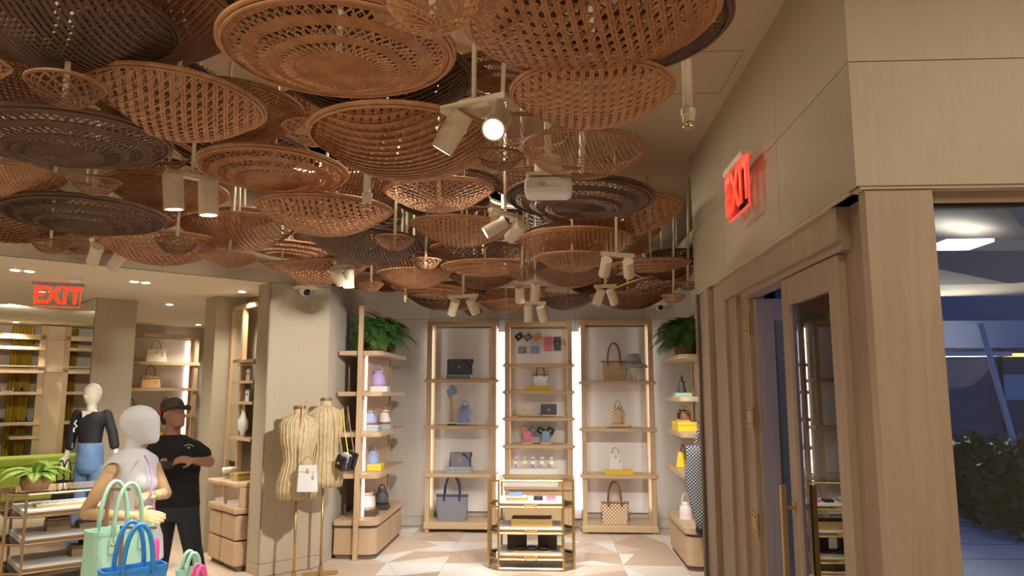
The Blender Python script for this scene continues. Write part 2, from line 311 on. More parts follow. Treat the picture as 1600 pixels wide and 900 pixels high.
d2 = leaf('door_2', 'closed oak glazed door leaf with brass pull handle nearest the corner post', 2, W=.84); d2.location = (XR+.075, 3.42, 0); d2.rotation_euler = (0, 0, R(90))
obj('closer', G().box(.68, .84, -.035, .035, 2.425, 2.47), 'white', d1)
struct('trim_3', G().box(XR+.04, XR+.315, YN+.02, YN+.088, 0, SOFF-.012), 'oak', bevel=.004)          # corner post
wf = struct('window_1', G().box(XR+.315, 3.4, YN+.07, YN+.2, SOFF-.06, SOFF-.012), 'oak')
obj('window_gasket', G().box(XR+.315, 3.4, YN+.085, YN+.1, SOFF-.075, SOFF-.06), 'black', wf)
obj('window_pane', G().box(XR+.315, 3.4, YN+.09, YN+.1, 0, SOFF-.06), 'glass_tint', wf)
# ------------------------------------------------------------------ outside the entrance, at dusk
struct('ground', G().box(XR+.2, 30, YN+.15, 40, -.14, -.02), 'pave')
pl_ = bpy.data.objects['ground']
for i in range(9): obj('paver_joint', G().box(2.4, 12, 3.8+i*.8, 3.812+i*.8, -.021, -.016), 'extwall', pl_)
cn = struct('canopy', G().box(XR+.25, 13, YN+.2, 12.5, 3.35, 3.5), 'canopy')
for i, (a, b, c, m_) in enumerate((((2.2, 3.3), (6.4, 3.6), (5.2, 5.6), 'canopy2'), ((3.0, 5.2), (6.5, 7.2), (3.4, 7.6), 'canopy2'), ((6.6, 4.4), (9.6, 8.4), (6.9, 7.4), 'canopy'), ((3.2, 8.2), (8.8, 8.8), (5.2, 11.2), 'canopy2'), ((7.4, 8.6), (10.8, 9.4), (8.6, 12), 'canopy'))):
    cx = sum(p[0] for p in (a, b, c))/3; cy = sum(p[1] for p in (a, b, c))/3
    g = G().add([(*a, 3.35), (*b, 3.35), (*c, 3.35), (cx, cy, 3.12)], [(0, 2, 3), (2, 1, 3), (1, 0, 3), (0, 1, 2)]); obj('facet', g, m_, cn)
q = atz(1497, 382, 3.1)
obj('light_panel', G().box(q.x-.2, q.x+.2, q.y-.2, q.y+.2, 3.085, 3.11), 'lightp', cn)
lamp('canopy_lamp', 'AREA', (q.x, q.y, 3.07), 25, (1, .93, .8), (q.x, q.y, 0), .35)
lamp('canopy_fill_light', 'AREA', (6.5, 12.4, 2.42), 75, (1, .88, .7), (5.4, 8.0, 3.4), 1.2)  # added fill light, brightens the canopy underside from below
q2 = atY(1500, 540, 12.6)
struct('wall_outside', G().box(4.6, 16, 14, 14.3, -.02, 3.9), 'extwall')
fs_ = struct('trim_4', G().box(6.2, 14, 12.6, 12.8, 2.5, 2.95), 'fascia'); obj('fill_light_trough', G().box(5.7, 7.3, 12.1, 12.7, 2.34, 2.37).box(5.7, 7.3, 12.08, 12.1, 2.34, 2.41), 'fascia', fs_)  # trough is added only to hold the canopy fill light
tag(obj('leaning_pole', G().tube([atY(1612, 790, 9.6), atY(1532, 505, 9.6)], .035, 8), 'fascia'), 'slim leaning pole outside the shop window', 'pole')
s1 = thing('storefront_screen', 'dark lit shopfront display across the walkway outside', 'display', (0, 0, 0))
a, b = atY(1562, 545, 13.9), atY(1640, 675, 13.9)
obj('frame', G().box(a.x, b.x, 13.86, 13.98, b.z, a.z), 'screen', s1)
a, b = atY(1570, 585, 13.8), atY(1640, 625, 13.8); obj('poster', G().box(a.x, b.x, 13.83, 13.86, b.z, a.z), 'poster', s1)
a, b = atY(1565, 552, 13.8), atY(1640, 557, 13.8); obj('lamp_strip', G().box(a.x, b.x, 13.80, 13.86, b.z, a.z), 'amber', s1)
def leaf_cloud(name, center, rx, ry, rz, n, size, m, label, cat, kind='stuff'):
    g = G()
    for i in range(n):
        a, e = random.uniform(0, 6.28), random.uniform(-1, 1); rr = random.uniform(.35, 1)**.5
        s_ = math.sqrt(1-e*e); p = Vector((center[0]+rx*rr*s_*math.cos(a), center[1]+ry*rr*s_*math.sin(a), center[2]+rz*rr*e))
        d = Vector((random.uniform(-1, 1), random.uniform(-1, 1), random.uniform(-.3, 1))).normalized()*size; q_ = d.cross(Vector((random.uniform(-1, 1), .3, 1))).normalized()*size*.22
        g.add([p, p+d*.5+q_, p+d, p+d*.5-q_], [(0, 1, 2, 3)])
    o = obj(name, g, m); return tag(o, label, cat, kind=kind)
for i, (px, Y, hh) in enumerate(((1478, 11.6, .55), (1528, 10.6, .6), (1588, 9.7, .6))):
    c = atY(px, 760, Y)
    leaf_cloud('hedge_shrub', (c.x, c.y, hh*.95), .46, .4, hh, 1300, .2, 'hedge', ('leafy dark shrub outside nearest the corner post', 'middle leafy shrub outside behind the window', 'leafy shrub outside at the right picture edge')[i], 'shrub', kind='thing')
# ------------------------------------------------------------------ woven baskets hung under the ceiling
def bowl(depth, p=2.2): return lambda x, y: -depth*(1-min(1, math.hypot(x, y))**p)
def chord(g, nx, ny, off, zf, r, dz=0, seg=22, lim=.985, n=3):
    L_ = math.sqrt(max(0, lim*lim-off*off))
    if L_ < .06: return
    k = max(3, int(seg*L_)); pts = []
    for i in range(k+1):
        s = -L_+2*L_*i/k; x, y = nx*off-ny*s, ny*off+nx*s; pts.append((x, y, zf(x, y)+dz))
    g.tube(pts, r*1.3, n, flat=.55)
def ring(g, rad, z, r, seg=48, n=4, wob=0):
    g.tube([(rad*math.cos(a)*(1+wob*math.sin(a*14)), rad*math.sin(a)*(1+wob*math.sin(a*14)), z+wob*.5*math.cos(a*14)) for a in (2*math.pi*k/seg for k in range(seg))], r, n, closed=True)
def dirs(g, angs, sp, zf, r, shift=.5, jit=0):
    for d, a in enumerate(angs):
        nx, ny = math.cos(R(a)), math.sin(R(a)); k = int(1/sp)+2
        for i in range(-k, k+1):
            off = (i+shift)*sp+random.uniform(-jit, jit)
            if abs(off) < .98: chord(g, nx, ny, off, zf, r, dz=(d-1)*r*.9)
def spirals(g, n_, turn, r0, r1, zf, r, seg=16):
    for sg in (1, -1):
        for i in range(n_):
            pts = []
            for k in range(seg+1):
                t = k/seg; rad = r0+(r1-r0)*t; a = 2*math.pi*i/n_+sg*turn*t; x, y = rad*math.cos(a), rad*math.sin(a); pts.append((x, y, zf(x, y)+sg*r*.6))
            g.tube(pts, r*1.25, 3, flat=.6)
def radial(g, n_, r0, r1, zf, r, seg=10):
    for i in range(n_):
        a = 2*math.pi*i/n_; pts = []
        for k in range(seg+1):
            rad = r0+(r1-r0)*k/seg; x, y = rad*math.cos(a), rad*math.sin(a); pts.append((x, y, zf(x, y)))
        g.tube(pts, r, 3)
def zigzag(g, n_, r0, r1, zf, r):
    for sg in (1, -1):
        for i in range(n_):
            a0 = 2*math.pi*i/n_; a1 = a0+sg*1.35*math.pi/n_*2; p = []
            for t in (0, .5, 1):
                rad = r0+(r1-r0)*t; a = a0+(a1-a0)*t; x, y = rad*math.cos(a), rad*math.sin(a); p.append((x, y, zf(x, y)+sg*r*.5))
            g.tube(p, r, 3)
def weave(kind):
    g, rim = G(), G()
    if kind == 'cane':
        zf = bowl(.40)
        for sh in (.36, .64): dirs(g, (0, 90), .105, zf, .011, sh)
        dirs(g, (45, 135), .0742, zf, .011, .5)
    elif kind == 'canebig':
        zf = bowl(.40)
        for sh in (.36, .64): dirs(g, (0, 90), .088, zf, .009, sh)
        dirs(g, (45, 135), .0622, zf, .009, .5)
    elif kind == 'hex':
        zf = bowl(.40); dirs(g, (90, 210, 330), .078, zf, .016, .5); dirs(g, (90, 210, 330), .078, zf, .008, .18)
    elif kind == 'fine':
        zf = bowl(.37); dirs(g, (90, 210, 330), .052, zf, .0125, .5)
    elif kind == 'grid':
        zf = bowl(.40); dirs(g, (20, 110), .056, zf, .018, .5); dirs(g, (65,), .112, zf, .012)
    elif kind == 'ribs':
        zf = bowl(.42); dirs(g, (0,), .075, zf, .022, .5)
        for i in range(2, 33): ring(g, i*.03, zf(i*.03, 0)-.012, .0105, 40, 3)
    elif kind == 'twill':
        zf = bowl(.38); spirals(g, 34, 1.5, .08, .97, zf, .013, 20); ring(g, .5, zf(.5, 0), .012, 40, 3); radial(g, 28, .1, .97, zf, .009)
        for i in range(1, 8): ring(g, .02*i, zf(.02*i, 0), .012, 20, 3)
    elif kind == 'band':
        zf = bowl(.20, 2.4)
        for i in range(1, 17): ring(g, .022*i, zf(.022*i, 0), .0125, 36, 4)
        radial(g, 40, .06, .37, zf, .006)
        for a, b in ((.52, .60), (.72, .80), (.91, .975)):
            k = a
            while k <= b: ring(g, k, zf(k, 0), .012, 64, 4, .006); k += .02
        zigzag(g, 46, .36, .53, zf, .0085); zigzag(g, 56, .59, .73, zf, .0085); zigzag(g, 66, .79, .92, zf, .0085); radial(g, 46, .36, .95, zf, .006, 6)
    elif kind == 'spoke':
        zf = bowl(.42, 3.0); dirs(g, (0,), .062, zf, .009, .5)
        for off in (-.55, -.48, -.41, .35, .42): chord(g, 0, 1, off, zf, .012)
        for k in range(70):
            a = 2*math.pi*k/70; rim.tube([(math.cos(a)*.95, math.sin(a)*.95, -.03), (math.cos(a+.05)*1.02, math.sin(a+.05)*1.02, .03)], .018, 3)
    elif kind == 'small':
        zf = bowl(.62, 2.6); spirals(g, 15, 1.9, .1, .97, zf, .026, 18); radial(g, 10, .1, .97, zf, .018)
        for i in (1, 2, 3): ring(g, .06*i, zf(.06*i, 0), .03, 16, 4)
    elif kind == 'smallrib':
        zf = bowl(.62, 2.6); radial(g, 30, .05, .97, zf, .022)
        for rr in (.2, .4, .55, .7, .82, .92): ring(g, rr, zf(rr, 0), .018, 24, 4)
    ring(rim, 1.0, 0, .026 if 'small' not in kind else .05, 56, 6); ring(rim, .975, -.035, .018 if 'small' not in kind else .03, 56, 5)
    return mesh('weave_'+kind, g), mesh('rim_'+kind, rim, True)
TONE = {'h': MATS['rattan_honey'], 'b': MATS['rattan_brown'], 'd': MATS['rattan_dark']}
DESC = {'cane': 'octagon-holed cane bowl', 'canebig': 'fine octagon-holed cane bowl', 'hex': 'hexagon-weave bowl', 'fine': 'fine triangle-weave bowl', 'grid': 'square-grid wicker bowl', 'ribs': 'dense ribbed wicker bowl', 'twill': 'criss-cross wicker bowl', 'band': 'flat banded wicker plate', 'spoke': 'open parallel-rib wicker bowl', 'small': 'small deep wicker bowl', 'smallrib': 'small ribbed wicker bowl'}
TN = {'h': 'honey', 'b': 'brown', 'd': 'dark'}
WV = {}
rodm = mesh('hanging_rod', G().cyl((0, 0, 0), (0, 0, 1), .011, 8), True)
canm = mesh('ceiling_rose', G().lathe([(.001, 0), (.045, 0), (.045, .012), (.001, .012)], 16))
# left, right and top of the rim in the photo, hanging height, weave, tone, what singles it out
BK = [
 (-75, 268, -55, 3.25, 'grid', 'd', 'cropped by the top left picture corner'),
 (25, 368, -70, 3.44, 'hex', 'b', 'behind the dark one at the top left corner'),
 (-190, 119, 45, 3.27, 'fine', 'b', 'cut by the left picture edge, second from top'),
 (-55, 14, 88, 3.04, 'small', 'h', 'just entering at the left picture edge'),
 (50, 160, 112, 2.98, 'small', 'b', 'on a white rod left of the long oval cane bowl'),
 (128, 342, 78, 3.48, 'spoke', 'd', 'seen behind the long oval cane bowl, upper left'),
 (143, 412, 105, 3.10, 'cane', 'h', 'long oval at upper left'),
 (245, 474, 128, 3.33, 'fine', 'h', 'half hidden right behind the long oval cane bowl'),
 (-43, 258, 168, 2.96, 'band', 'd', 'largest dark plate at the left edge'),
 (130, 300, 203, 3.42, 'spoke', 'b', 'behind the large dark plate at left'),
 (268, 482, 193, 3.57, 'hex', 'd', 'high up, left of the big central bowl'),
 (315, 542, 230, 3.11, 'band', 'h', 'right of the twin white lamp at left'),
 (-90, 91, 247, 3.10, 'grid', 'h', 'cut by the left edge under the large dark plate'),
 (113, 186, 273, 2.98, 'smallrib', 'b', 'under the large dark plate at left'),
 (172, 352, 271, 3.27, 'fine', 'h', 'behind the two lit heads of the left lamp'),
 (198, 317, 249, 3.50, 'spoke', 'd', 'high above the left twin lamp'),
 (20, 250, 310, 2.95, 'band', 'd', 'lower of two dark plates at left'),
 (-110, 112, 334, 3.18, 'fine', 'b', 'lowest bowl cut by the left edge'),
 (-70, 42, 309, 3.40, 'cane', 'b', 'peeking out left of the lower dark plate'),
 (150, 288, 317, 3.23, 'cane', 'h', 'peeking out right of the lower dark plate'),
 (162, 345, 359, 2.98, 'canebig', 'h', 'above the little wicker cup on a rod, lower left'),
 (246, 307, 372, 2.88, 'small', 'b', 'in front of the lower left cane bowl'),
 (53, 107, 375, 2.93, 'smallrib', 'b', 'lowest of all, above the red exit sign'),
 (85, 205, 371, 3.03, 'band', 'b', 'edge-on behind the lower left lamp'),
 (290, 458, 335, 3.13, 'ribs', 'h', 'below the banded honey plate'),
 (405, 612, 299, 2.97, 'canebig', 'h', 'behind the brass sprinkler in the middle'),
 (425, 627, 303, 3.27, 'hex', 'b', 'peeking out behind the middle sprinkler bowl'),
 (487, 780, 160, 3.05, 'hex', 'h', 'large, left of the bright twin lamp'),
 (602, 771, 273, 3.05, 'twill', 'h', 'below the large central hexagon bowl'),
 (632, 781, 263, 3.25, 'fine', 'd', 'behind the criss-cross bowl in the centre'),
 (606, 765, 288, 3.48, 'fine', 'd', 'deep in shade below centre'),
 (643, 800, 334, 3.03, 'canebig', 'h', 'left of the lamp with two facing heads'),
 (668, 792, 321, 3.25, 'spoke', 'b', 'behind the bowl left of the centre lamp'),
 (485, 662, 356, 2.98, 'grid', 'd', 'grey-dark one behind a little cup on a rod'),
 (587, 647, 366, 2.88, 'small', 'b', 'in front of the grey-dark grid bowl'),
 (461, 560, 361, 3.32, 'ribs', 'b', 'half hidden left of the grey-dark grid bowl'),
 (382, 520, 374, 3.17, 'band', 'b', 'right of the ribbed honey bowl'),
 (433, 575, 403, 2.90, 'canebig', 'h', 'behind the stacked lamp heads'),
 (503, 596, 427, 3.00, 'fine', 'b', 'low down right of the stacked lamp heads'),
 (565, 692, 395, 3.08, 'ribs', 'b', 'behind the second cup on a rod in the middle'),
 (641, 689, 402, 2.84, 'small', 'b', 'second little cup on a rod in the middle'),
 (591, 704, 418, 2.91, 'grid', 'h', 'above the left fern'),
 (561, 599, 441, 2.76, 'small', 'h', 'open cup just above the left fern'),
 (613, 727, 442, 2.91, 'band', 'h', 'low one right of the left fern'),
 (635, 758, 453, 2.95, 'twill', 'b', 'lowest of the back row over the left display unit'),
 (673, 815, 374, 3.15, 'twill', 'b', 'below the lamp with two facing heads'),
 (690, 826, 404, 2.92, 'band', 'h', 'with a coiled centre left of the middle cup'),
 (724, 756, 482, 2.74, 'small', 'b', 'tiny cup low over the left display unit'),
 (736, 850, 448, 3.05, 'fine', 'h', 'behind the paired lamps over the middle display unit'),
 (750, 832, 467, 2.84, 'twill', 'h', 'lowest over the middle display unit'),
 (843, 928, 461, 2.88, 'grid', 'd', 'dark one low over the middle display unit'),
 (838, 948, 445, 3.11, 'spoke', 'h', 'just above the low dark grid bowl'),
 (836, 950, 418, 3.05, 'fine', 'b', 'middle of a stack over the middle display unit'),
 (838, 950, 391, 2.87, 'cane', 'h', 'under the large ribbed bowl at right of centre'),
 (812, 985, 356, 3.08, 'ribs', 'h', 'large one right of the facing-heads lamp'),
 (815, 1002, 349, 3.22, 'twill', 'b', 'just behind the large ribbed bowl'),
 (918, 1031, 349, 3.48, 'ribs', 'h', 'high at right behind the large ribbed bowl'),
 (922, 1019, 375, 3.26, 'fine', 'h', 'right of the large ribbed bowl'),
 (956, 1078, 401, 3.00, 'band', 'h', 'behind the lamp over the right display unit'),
 (1012, 1102, 391, 3.28, 'cane', 'd', 'darkest at far right beside the panelled soffit'),
 (953, 1082, 432, 3.02, 'twill', 'h', 'tilted one over the right display unit'),
 (923, 1038, 455, 2.85, 'fine', 'b', 'lowest over the right display unit'),
 (1034, 1070, 460, 2.76, 'small', 'h', 'tiny cup left of the right fern'),
 (1057, 1092, 440, 2.82, 'small', 'b', 'cup partly hidden by the soffit corner'),
 (792, 839, 420, 2.82, 'small', 'b', 'cup on a rod above the paired lamps'),
 (792, 1020, 276, 3.05, 'band', 'd', 'right of the white ceiling device'),
 (850, 1062, 300, 3.36, 'cane', 'h', 'light one behind the dark plate at right'),
 (817, 1005, 200, 3.10, 'spoke', 'h', 'above the dark plate at right'),
 (738, 893, 178, 3.36, 'spoke', 'b', 'behind the bright twin lamp'),
 (745, 817, 231, 2.91, 'small', 'b', 'cup right below the bright twin lamp'),
 (760, 892, 262, 3.51, 'cane', 'b', 'behind the white ceiling device'),
 (797, 1050, 85, 2.96, 'cane', 'h', 'large one right of the bright twin lamp'),
 (725, 1118, -92, 3.10, 'canebig', 'h', 'biggest at the top right'),
 (770, 1136, -60, 3.25, 'band', 'd', 'dark plate behind the biggest top right bowl'),
 (600, 752, -42, 2.95, 'small', 'h', 'deep one cropped by the top edge'),
 (355, 712, -14, 3.04, 'band', 'h', 'largest plate with coiled centre at the top'),
 (440, 741, 48, 3.34, 'hex', 'd', 'behind the largest coiled plate'),
 (688, 862, 78, 3.48, 'band', 'b', 'behind the rod of the bright twin lamp'),
 (440, 602, 138, 3.48, 'cane', 'h', 'lit one peeking between plate and big central bowl'),
 (444, 532, 184, 3.19, 'small', 'h', 'left shoulder of the big central bowl'),
 (500, 692, 250, 3.42, 'fine', 'b', 'behind and below the big central bowl'),
 (300, 592, -40, 3.59, 'fine', 'd', 'cropped by the top edge behind the coiled plate'),
 (411, 472, 406, 2.98, 'twill', 'b', 'small peek above the slanted wall'),
 (318, 400, 394, 2.84, 'canebig', 'h', 'below the sprinkler left of the slanted wall'),
 (176, 236, 388, 3.07, 'fine', 'b', 'peeking below the lower left lamp'),
 (352, 432, 372, 3.31, 'fine', 'd', 'shaded one left of the slanted wall'),
 (640, 760, 350, 3.45, 'fine', 'b', 'shaded one below the centre, half hidden'),
 (722, 850, 330, 3.55, 'hex', 'd', 'shaded one behind the centre lamp'),
 (775, 905, 378, 3.32, 'twill', 'b', 'tucked under the large ribbed bowl'),
 (700, 805, 424, 3.10, 'fine', 'b', 'tucked left of the paired lamps'),
 (862, 982, 404, 3.26, 'canebig', 'b', 'tucked behind the right stack'),
 (598, 700, 380, 3.36, 'hex', 'b', 'tucked right of the grey-dark grid bowl'),
 (536, 640, 394, 3.24, 'grid', 'b', 'tucked behind the low ribbed bowl'),
 (884, 1000, 432, 3.14, 'hex', 'b', 'tucked between the right hand lamps'),
 (756, 862, 404, 3.36, 'ribs', 'b', 'tucked behind the cup above the paired lamps'),
 (655, 762, 398, 3.30, 'canebig', 'b', 'tucked behind the coiled centre plate'),
 (468, 572, 386, 3.30, 'fine', 'd', 'tucked behind the stacked lamp'),
 (880, 962, 322, 3.55, 'fine', 'b', 'high behind the dark plate at right'),
 (520, 628, 332, 3.50, 'hex', 'd', 'high behind the middle sprinkler bowl'),
 (330, 436, 322, 3.45, 'fine', 'b', 'high behind the ribbed honey bowl'),
 (195, 300, 338, 3.50, 'fine', 'd', 'high right of the lower dark plate'),
 (95, 205, 340, 3.35, 'hex', 'b', 'high behind the lower dark plate'),
 (-10, 100, 288, 3.42, 'fine', 'd', 'high at left between the dark plates'),
 (560, 655, 430, 3.06, 'fine', 'b', 'tucked above the open cup by the left fern'),
 (680, 770, 440, 3.06, 'hex', 'b', 'tucked left above the middle display unit'),
 (985, 1080, 412, 3.12, 'fine', 'b', 'tucked behind the right banded plate'),
]
def hang(root, drop=.0, z=None, parent_rose=True):
    h = CEIL-root.location.z
    r = link('hanging_rod', rodm, M['cream'], root); r.location = (0, 0, drop); r.scale = (1, 1, max(.05, h-drop))
    c = link('ceiling_rose', canm, M['cream'], root); c.location = (0, 0, h-.012)
for x0, x1, yt, z, kind, tone, where in BK:
    cx = (x0+x1)/2; hw = (x1-x0)/2; Nn = atz(cx, yt, z); dr = Vector((Nn.x, Nn.y, 0)).normalized(); rad = .4
    for _ in range(12):
        c = Nn+dr*rad; rad = hw*((c-CAM).dot(FW))/F
    c = Nn+dr*rad
    if kind not in WV: WV[kind] = weave(kind)
    dep = {'band': .20, 'small': .62, 'smallrib': .62, 'spoke': .42}.get(kind, .4)*rad
    if c.y+rad > YB-.03 and c.y < YB: c.y = YB-.05-rad
    t = thing('hanging_basket', '%s %s %s' % (TN[tone], DESC[kind], where), 'basket', c, random.uniform(-.4, .4), 'woven baskets hung under the ceiling')
    if 'tilted' in where: t.rotation_euler = (R(-2), R(-13), 0)
    else: t.rotation_euler = (R(random.uniform(-2.5, 2.5)), R(random.uniform(-2.5, 2.5)), random.uniform(-.4, .4))
    for nm, me in zip(('weave', 'rim'), WV[kind]):
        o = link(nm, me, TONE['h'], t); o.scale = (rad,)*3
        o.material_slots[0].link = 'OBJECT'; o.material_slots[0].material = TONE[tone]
    hang(t, -dep*.98)
# ------------------------------------------------------------------ twin spotlights on rods
def spot_head(parent, off, aim, L_=.15, r=.043, lit=True, energy=30):
    aim = Vector(aim).normalized(); q = aim.to_track_quat('-Z', 'Y'); e = q.to_euler()
    top = Vector(off); c = top+Vector((0, 0, -.095))
    y = obj('yoke', G().box(-.01, .01, -.025, .025, -.1, 0).box(-.02, .02, -.035, .035, -.02, 0), 'cream', parent); y.location = top
    h = obj('lamp_head', G().lathe([(.001, L_*.55), (r*.98, L_*.55), (r, L_*.5), (r, -L_*.5), (r*.86, -L_*.5), (r*.8, -L_*.46), (.001, -L_*.46)], 20), 'cream', parent, smooth=False); h.location = c; h.rotation_euler = e
    l = obj('lens', G().lathe([(.001, -L_*.462), (r*.78, -L_*.462), (r*.78, -L_*.475), (.001, -L_*.475)], 18), 'lens' if lit else 'cream', h)
    if lit:
        p = parent.matrix_world.translation if 0 else parent.location
        Lp = parent.location+Matrix.Rotation(parent.rotation_euler.z, 4, 'Z')@(c+aim*(L_*.6)); A = Matrix.Rotation(parent.rotation_euler.z, 4, 'Z')@aim
        lamp('spot_beam', 'SPOT', Lp, energy*2.4, (1, .94, .85), Lp+A, .045, 62, .7)
def twin(a, b, z, label, aims, lit=(1, 1), energy=45, k=1.0):
    pa, pb = atz(*a, z), atz(*b, z); mid = (pa+pb)/2; d = pb-pa; ang = math.atan2(d.y, d.x); ln = max(.16, min(.34, d.length))
    t = thing('track_spotlight', label, 'spotlight', mid, ang, 'twin spotlights on white rods')
    obj('bar', G().box(-ln/2-.03, ln/2+.03, -.022, .022, -.012, .018), 'cream', t, bevel=.004)
    hang(t, .018)
    for s, aim, l in zip((-1, 1), aims, lit):
        w_ = Matrix.Rotation(-ang, 3, 'Z')@Vector(aim)
        spot_head(t, (s*ln/2*.85, 0, -.012), w_, .15*k, .043*k, lit=bool(l), energy=energy[0 if s < 0 else 1] if isinstance(energy, tuple) else energy)
    return t
twin((700, 172), (783, 153), 3.0, 'cream twin spotlight facing the camera, bright lens, near the top centre', ((-.5, .15, -.8), (-.1, -.75, -.55)), (1, 1), 30, 1.15)
twin((268, 270), (332, 283), 2.95, 'cream twin spotlight with two downward heads at upper left', ((.05, .1, -1), (.05, .05, -1)), k=1.2)
twin((770, 330), (808, 340), 2.98, 'cream twin spotlight with heads tipped left, in the centre', ((-.8, -.1, -.5), (-.58, .69, -.43)), (1, 1), (40, 190))
twin((147, 376), (187, 388), 2.96, 'cream twin spotlight above the red exit sign at left', ((-.3, .3, -.35), (-.5, .1, -.6)), (0, 1), k=1.1)
twin((528, 412), (546, 416), 2.82, 'cream twin spotlight with stacked heads above the slanted wall', ((.2, .6, -.6), (.02, .1, -1)), (1, 1), 35)
twin((942, 397), (985, 400), 2.86, 'cream twin spotlight over the right display unit, upper one', ((-.1, .75, -.6), (.12, .75, -.6)), (1, 1), 60)
twin((810, 443), (838, 440), 2.78, 'cream twin spotlight over the middle display unit', ((0, .6, -.9), (-.1, .6, -.9)), (1, 1), 30)
twin((935, 448), (957, 447), 2.8, 'cream twin spotlight over the right display unit, lower one', ((-.3, .5, -.8), (.3, .5, -.8)), (1, 1), 30)
twin((706, 464), (742, 462), 2.7, 'cream twin spotlight over the left display unit', ((-.3, .5, -.7), (.3, .35, -.7)), (1, 1), 28)
twin((826, 474), (846, 474), 2.66, 'lowest cream twin spotlight just above the middle display unit', ((0, .3, -.9), (.2, .5, -.8)), (1, 0), 22)
# sprinklers, ceiling device, dome cameras
def sprinkler(px, py, z, label, r=.02):
    q_ = atz(px, py, z); t = thing('sprinkler', label, 'sprinkler', q_, 0, 'fire sprinklers on pipes')
    obj('pipe', G().cyl((0, 0, .06), (0, 0, CEIL-z), r, 10), 'cream', t, smooth=True)
    obj('collar', G().lathe([(.001, .075), (r*1.5, .075), (r*1.5, .045), (r*1.15, .04), (r*1.25, .015), (.001, .015)], 12), 'cream', t)
    obj('nozzle', G().cyl((0, 0, -.01), (0, 0, .02), r*.5, 8).lathe([(.001, -.01), (r*1.2, -.01), (r*1.2, -.016), (.001, -.016)], 12), 'brass', t)
sprinkler(1076, 195, 3.05, 'cream sprinkler pipe on bare ceiling beside the panelled soffit', .024)
sprinkler(573, 322, 2.86, 'brass-tipped sprinkler in front of the middle cane bowl', .022)
sprinkler(360, 408, 2.84, 'sprinkler above the slanted wall at left')
sprinkler(633, 470, 2.7, 'sprinkler low beside the left fern', .014)
sprinkler(948, 436, 2.78, 'sprinkler behind the right hand lamps', .014)
q_ = atz(857, 300, 2.92); t = thing('ceiling_device', 'white boxy wireless unit hung from a ceiling pole', 'device', q_)
obj('pole', G().cyl((0, 0, .19), (0, 0, CEIL-q_.z), .022, 12), 'cream', t, smooth=True)
obj('bracket', G().lathe([(.001, .2), (.08, .2), (.08, .09), (.001, .09)], 20).box(-.125, .125, -.09, .09, .075, .095), 'cream', t)
o = obj('housing', G().box(-.135, .135, -.1, .1, -.03, .07), 'white', t, bevel=.03)
obj('emblem', G().tube([(-.035+.017*math.cos(a), -.102, .02+.009*math.sin(a)) for a in (k*.7 for k in range(9))], .0025, 4, closed=True), 'gbox', o)
obj('indicator', G().box(.055, .06, -.1025, -.1, .0, .02).box(.07, .075, -.1025, -.1, .0, .02), 'wbox', o)
def dome(p, n, label):
    t = thing('dome_camera', label, 'camera', p); t.rotation_euler = (0, 0, n)
    obj('mount', G().box(-.07, .07, -.13, 0, .05, .12), 'cream', t, bevel=.005)
    obj('plate', G().lathe([(.001, .05), (.13, .05), (.12, .03), (.001, .03)], 24, (0, -.08, 0)), 'cream', t)
    o = obj('dome', G().ell((0, -.08, .02), .065, .065, .065), 'white', t, smooth=True); obj('lens', G().ell((0, -.11, .0), .042, .042, .042), 'black', o, smooth=True)
q_ = Vector((*uv(.34, 0), 2.82)); dome(q_+Vector((.004, -.004, 0)), R(45), 'white dome camera on the slanted wall')
q_ = atY(1030, 478, YB); dome((q_.x, YB-.002, q_.z-.03), 0, 'white dome camera on the back wall beside the right fern')
# ------------------------------------------------------------------ merchandise builders (base at z=0, front towards -y)
def rect_ring(w_, d, z, r=.2, n=3):
    r = min(w_, d)*r; pts = []
    for sx, sy, a0 in ((1, 1, 0), (-1, 1, 90), (-1, -1, 180), (1, -1, 270)):
        for k in range(n+1):
            a = R(a0+90*k/n); pts.append((sx*(w_/2-r)+r*math.cos(a), sy*(d/2-r)+r*math.sin(a), z))
    return pts
def arch(g, x0, x1, y, z0, h, r=.008, k=12, lean=0): g.tube([((x0+x1)/2-(x1-x0)/2*math.cos(math.pi*i/k)**1, y+lean*math.sin(math.pi*i/k), z0+h*math.sin(math.pi*i/k)**.75) for i in range(k+1)], r, 6)
def tote(label, loc, w_, h, d, m, trim, hh=.2, rz=0, group=None, tap=.9, hr=.009, support=False):
    t = thing('tote_bag', label, 'handbag', loc, rz, group)
    obj('body', G().loft([rect_ring(w_*tap, d, 0), rect_ring(w_*tap, d, .01), rect_ring((w_*tap+w_)/2, d*.98, h*.5), rect_ring(w_, d*.85, h), rect_ring(w_-.012, d*.85-.012, h), rect_ring(w_-.02, d*.8-.012, h*.7)]), m, t)
    for s in (-1, 1):
        hg = G(); arch(hg, -w_*.24, w_*.24, s*d*.44, h*.86, hh+h*.14, hr); o = obj('handle', hg, trim, t, smooth=True)
        for x in (-w_*.24, w_*.24): obj('handle_tab', G().box(x-hr*1.6, x+hr*1.6, s*d*.47-.004, s*d*.47+.004, h*.78, h*.93), trim, o)
    obj('top_edge', G().loft([rect_ring(w_+.004, d*.86+.004, h-.018), rect_ring(w_+.004, d*.86+.004, h+.001)], caps=False), trim, t)
    return t
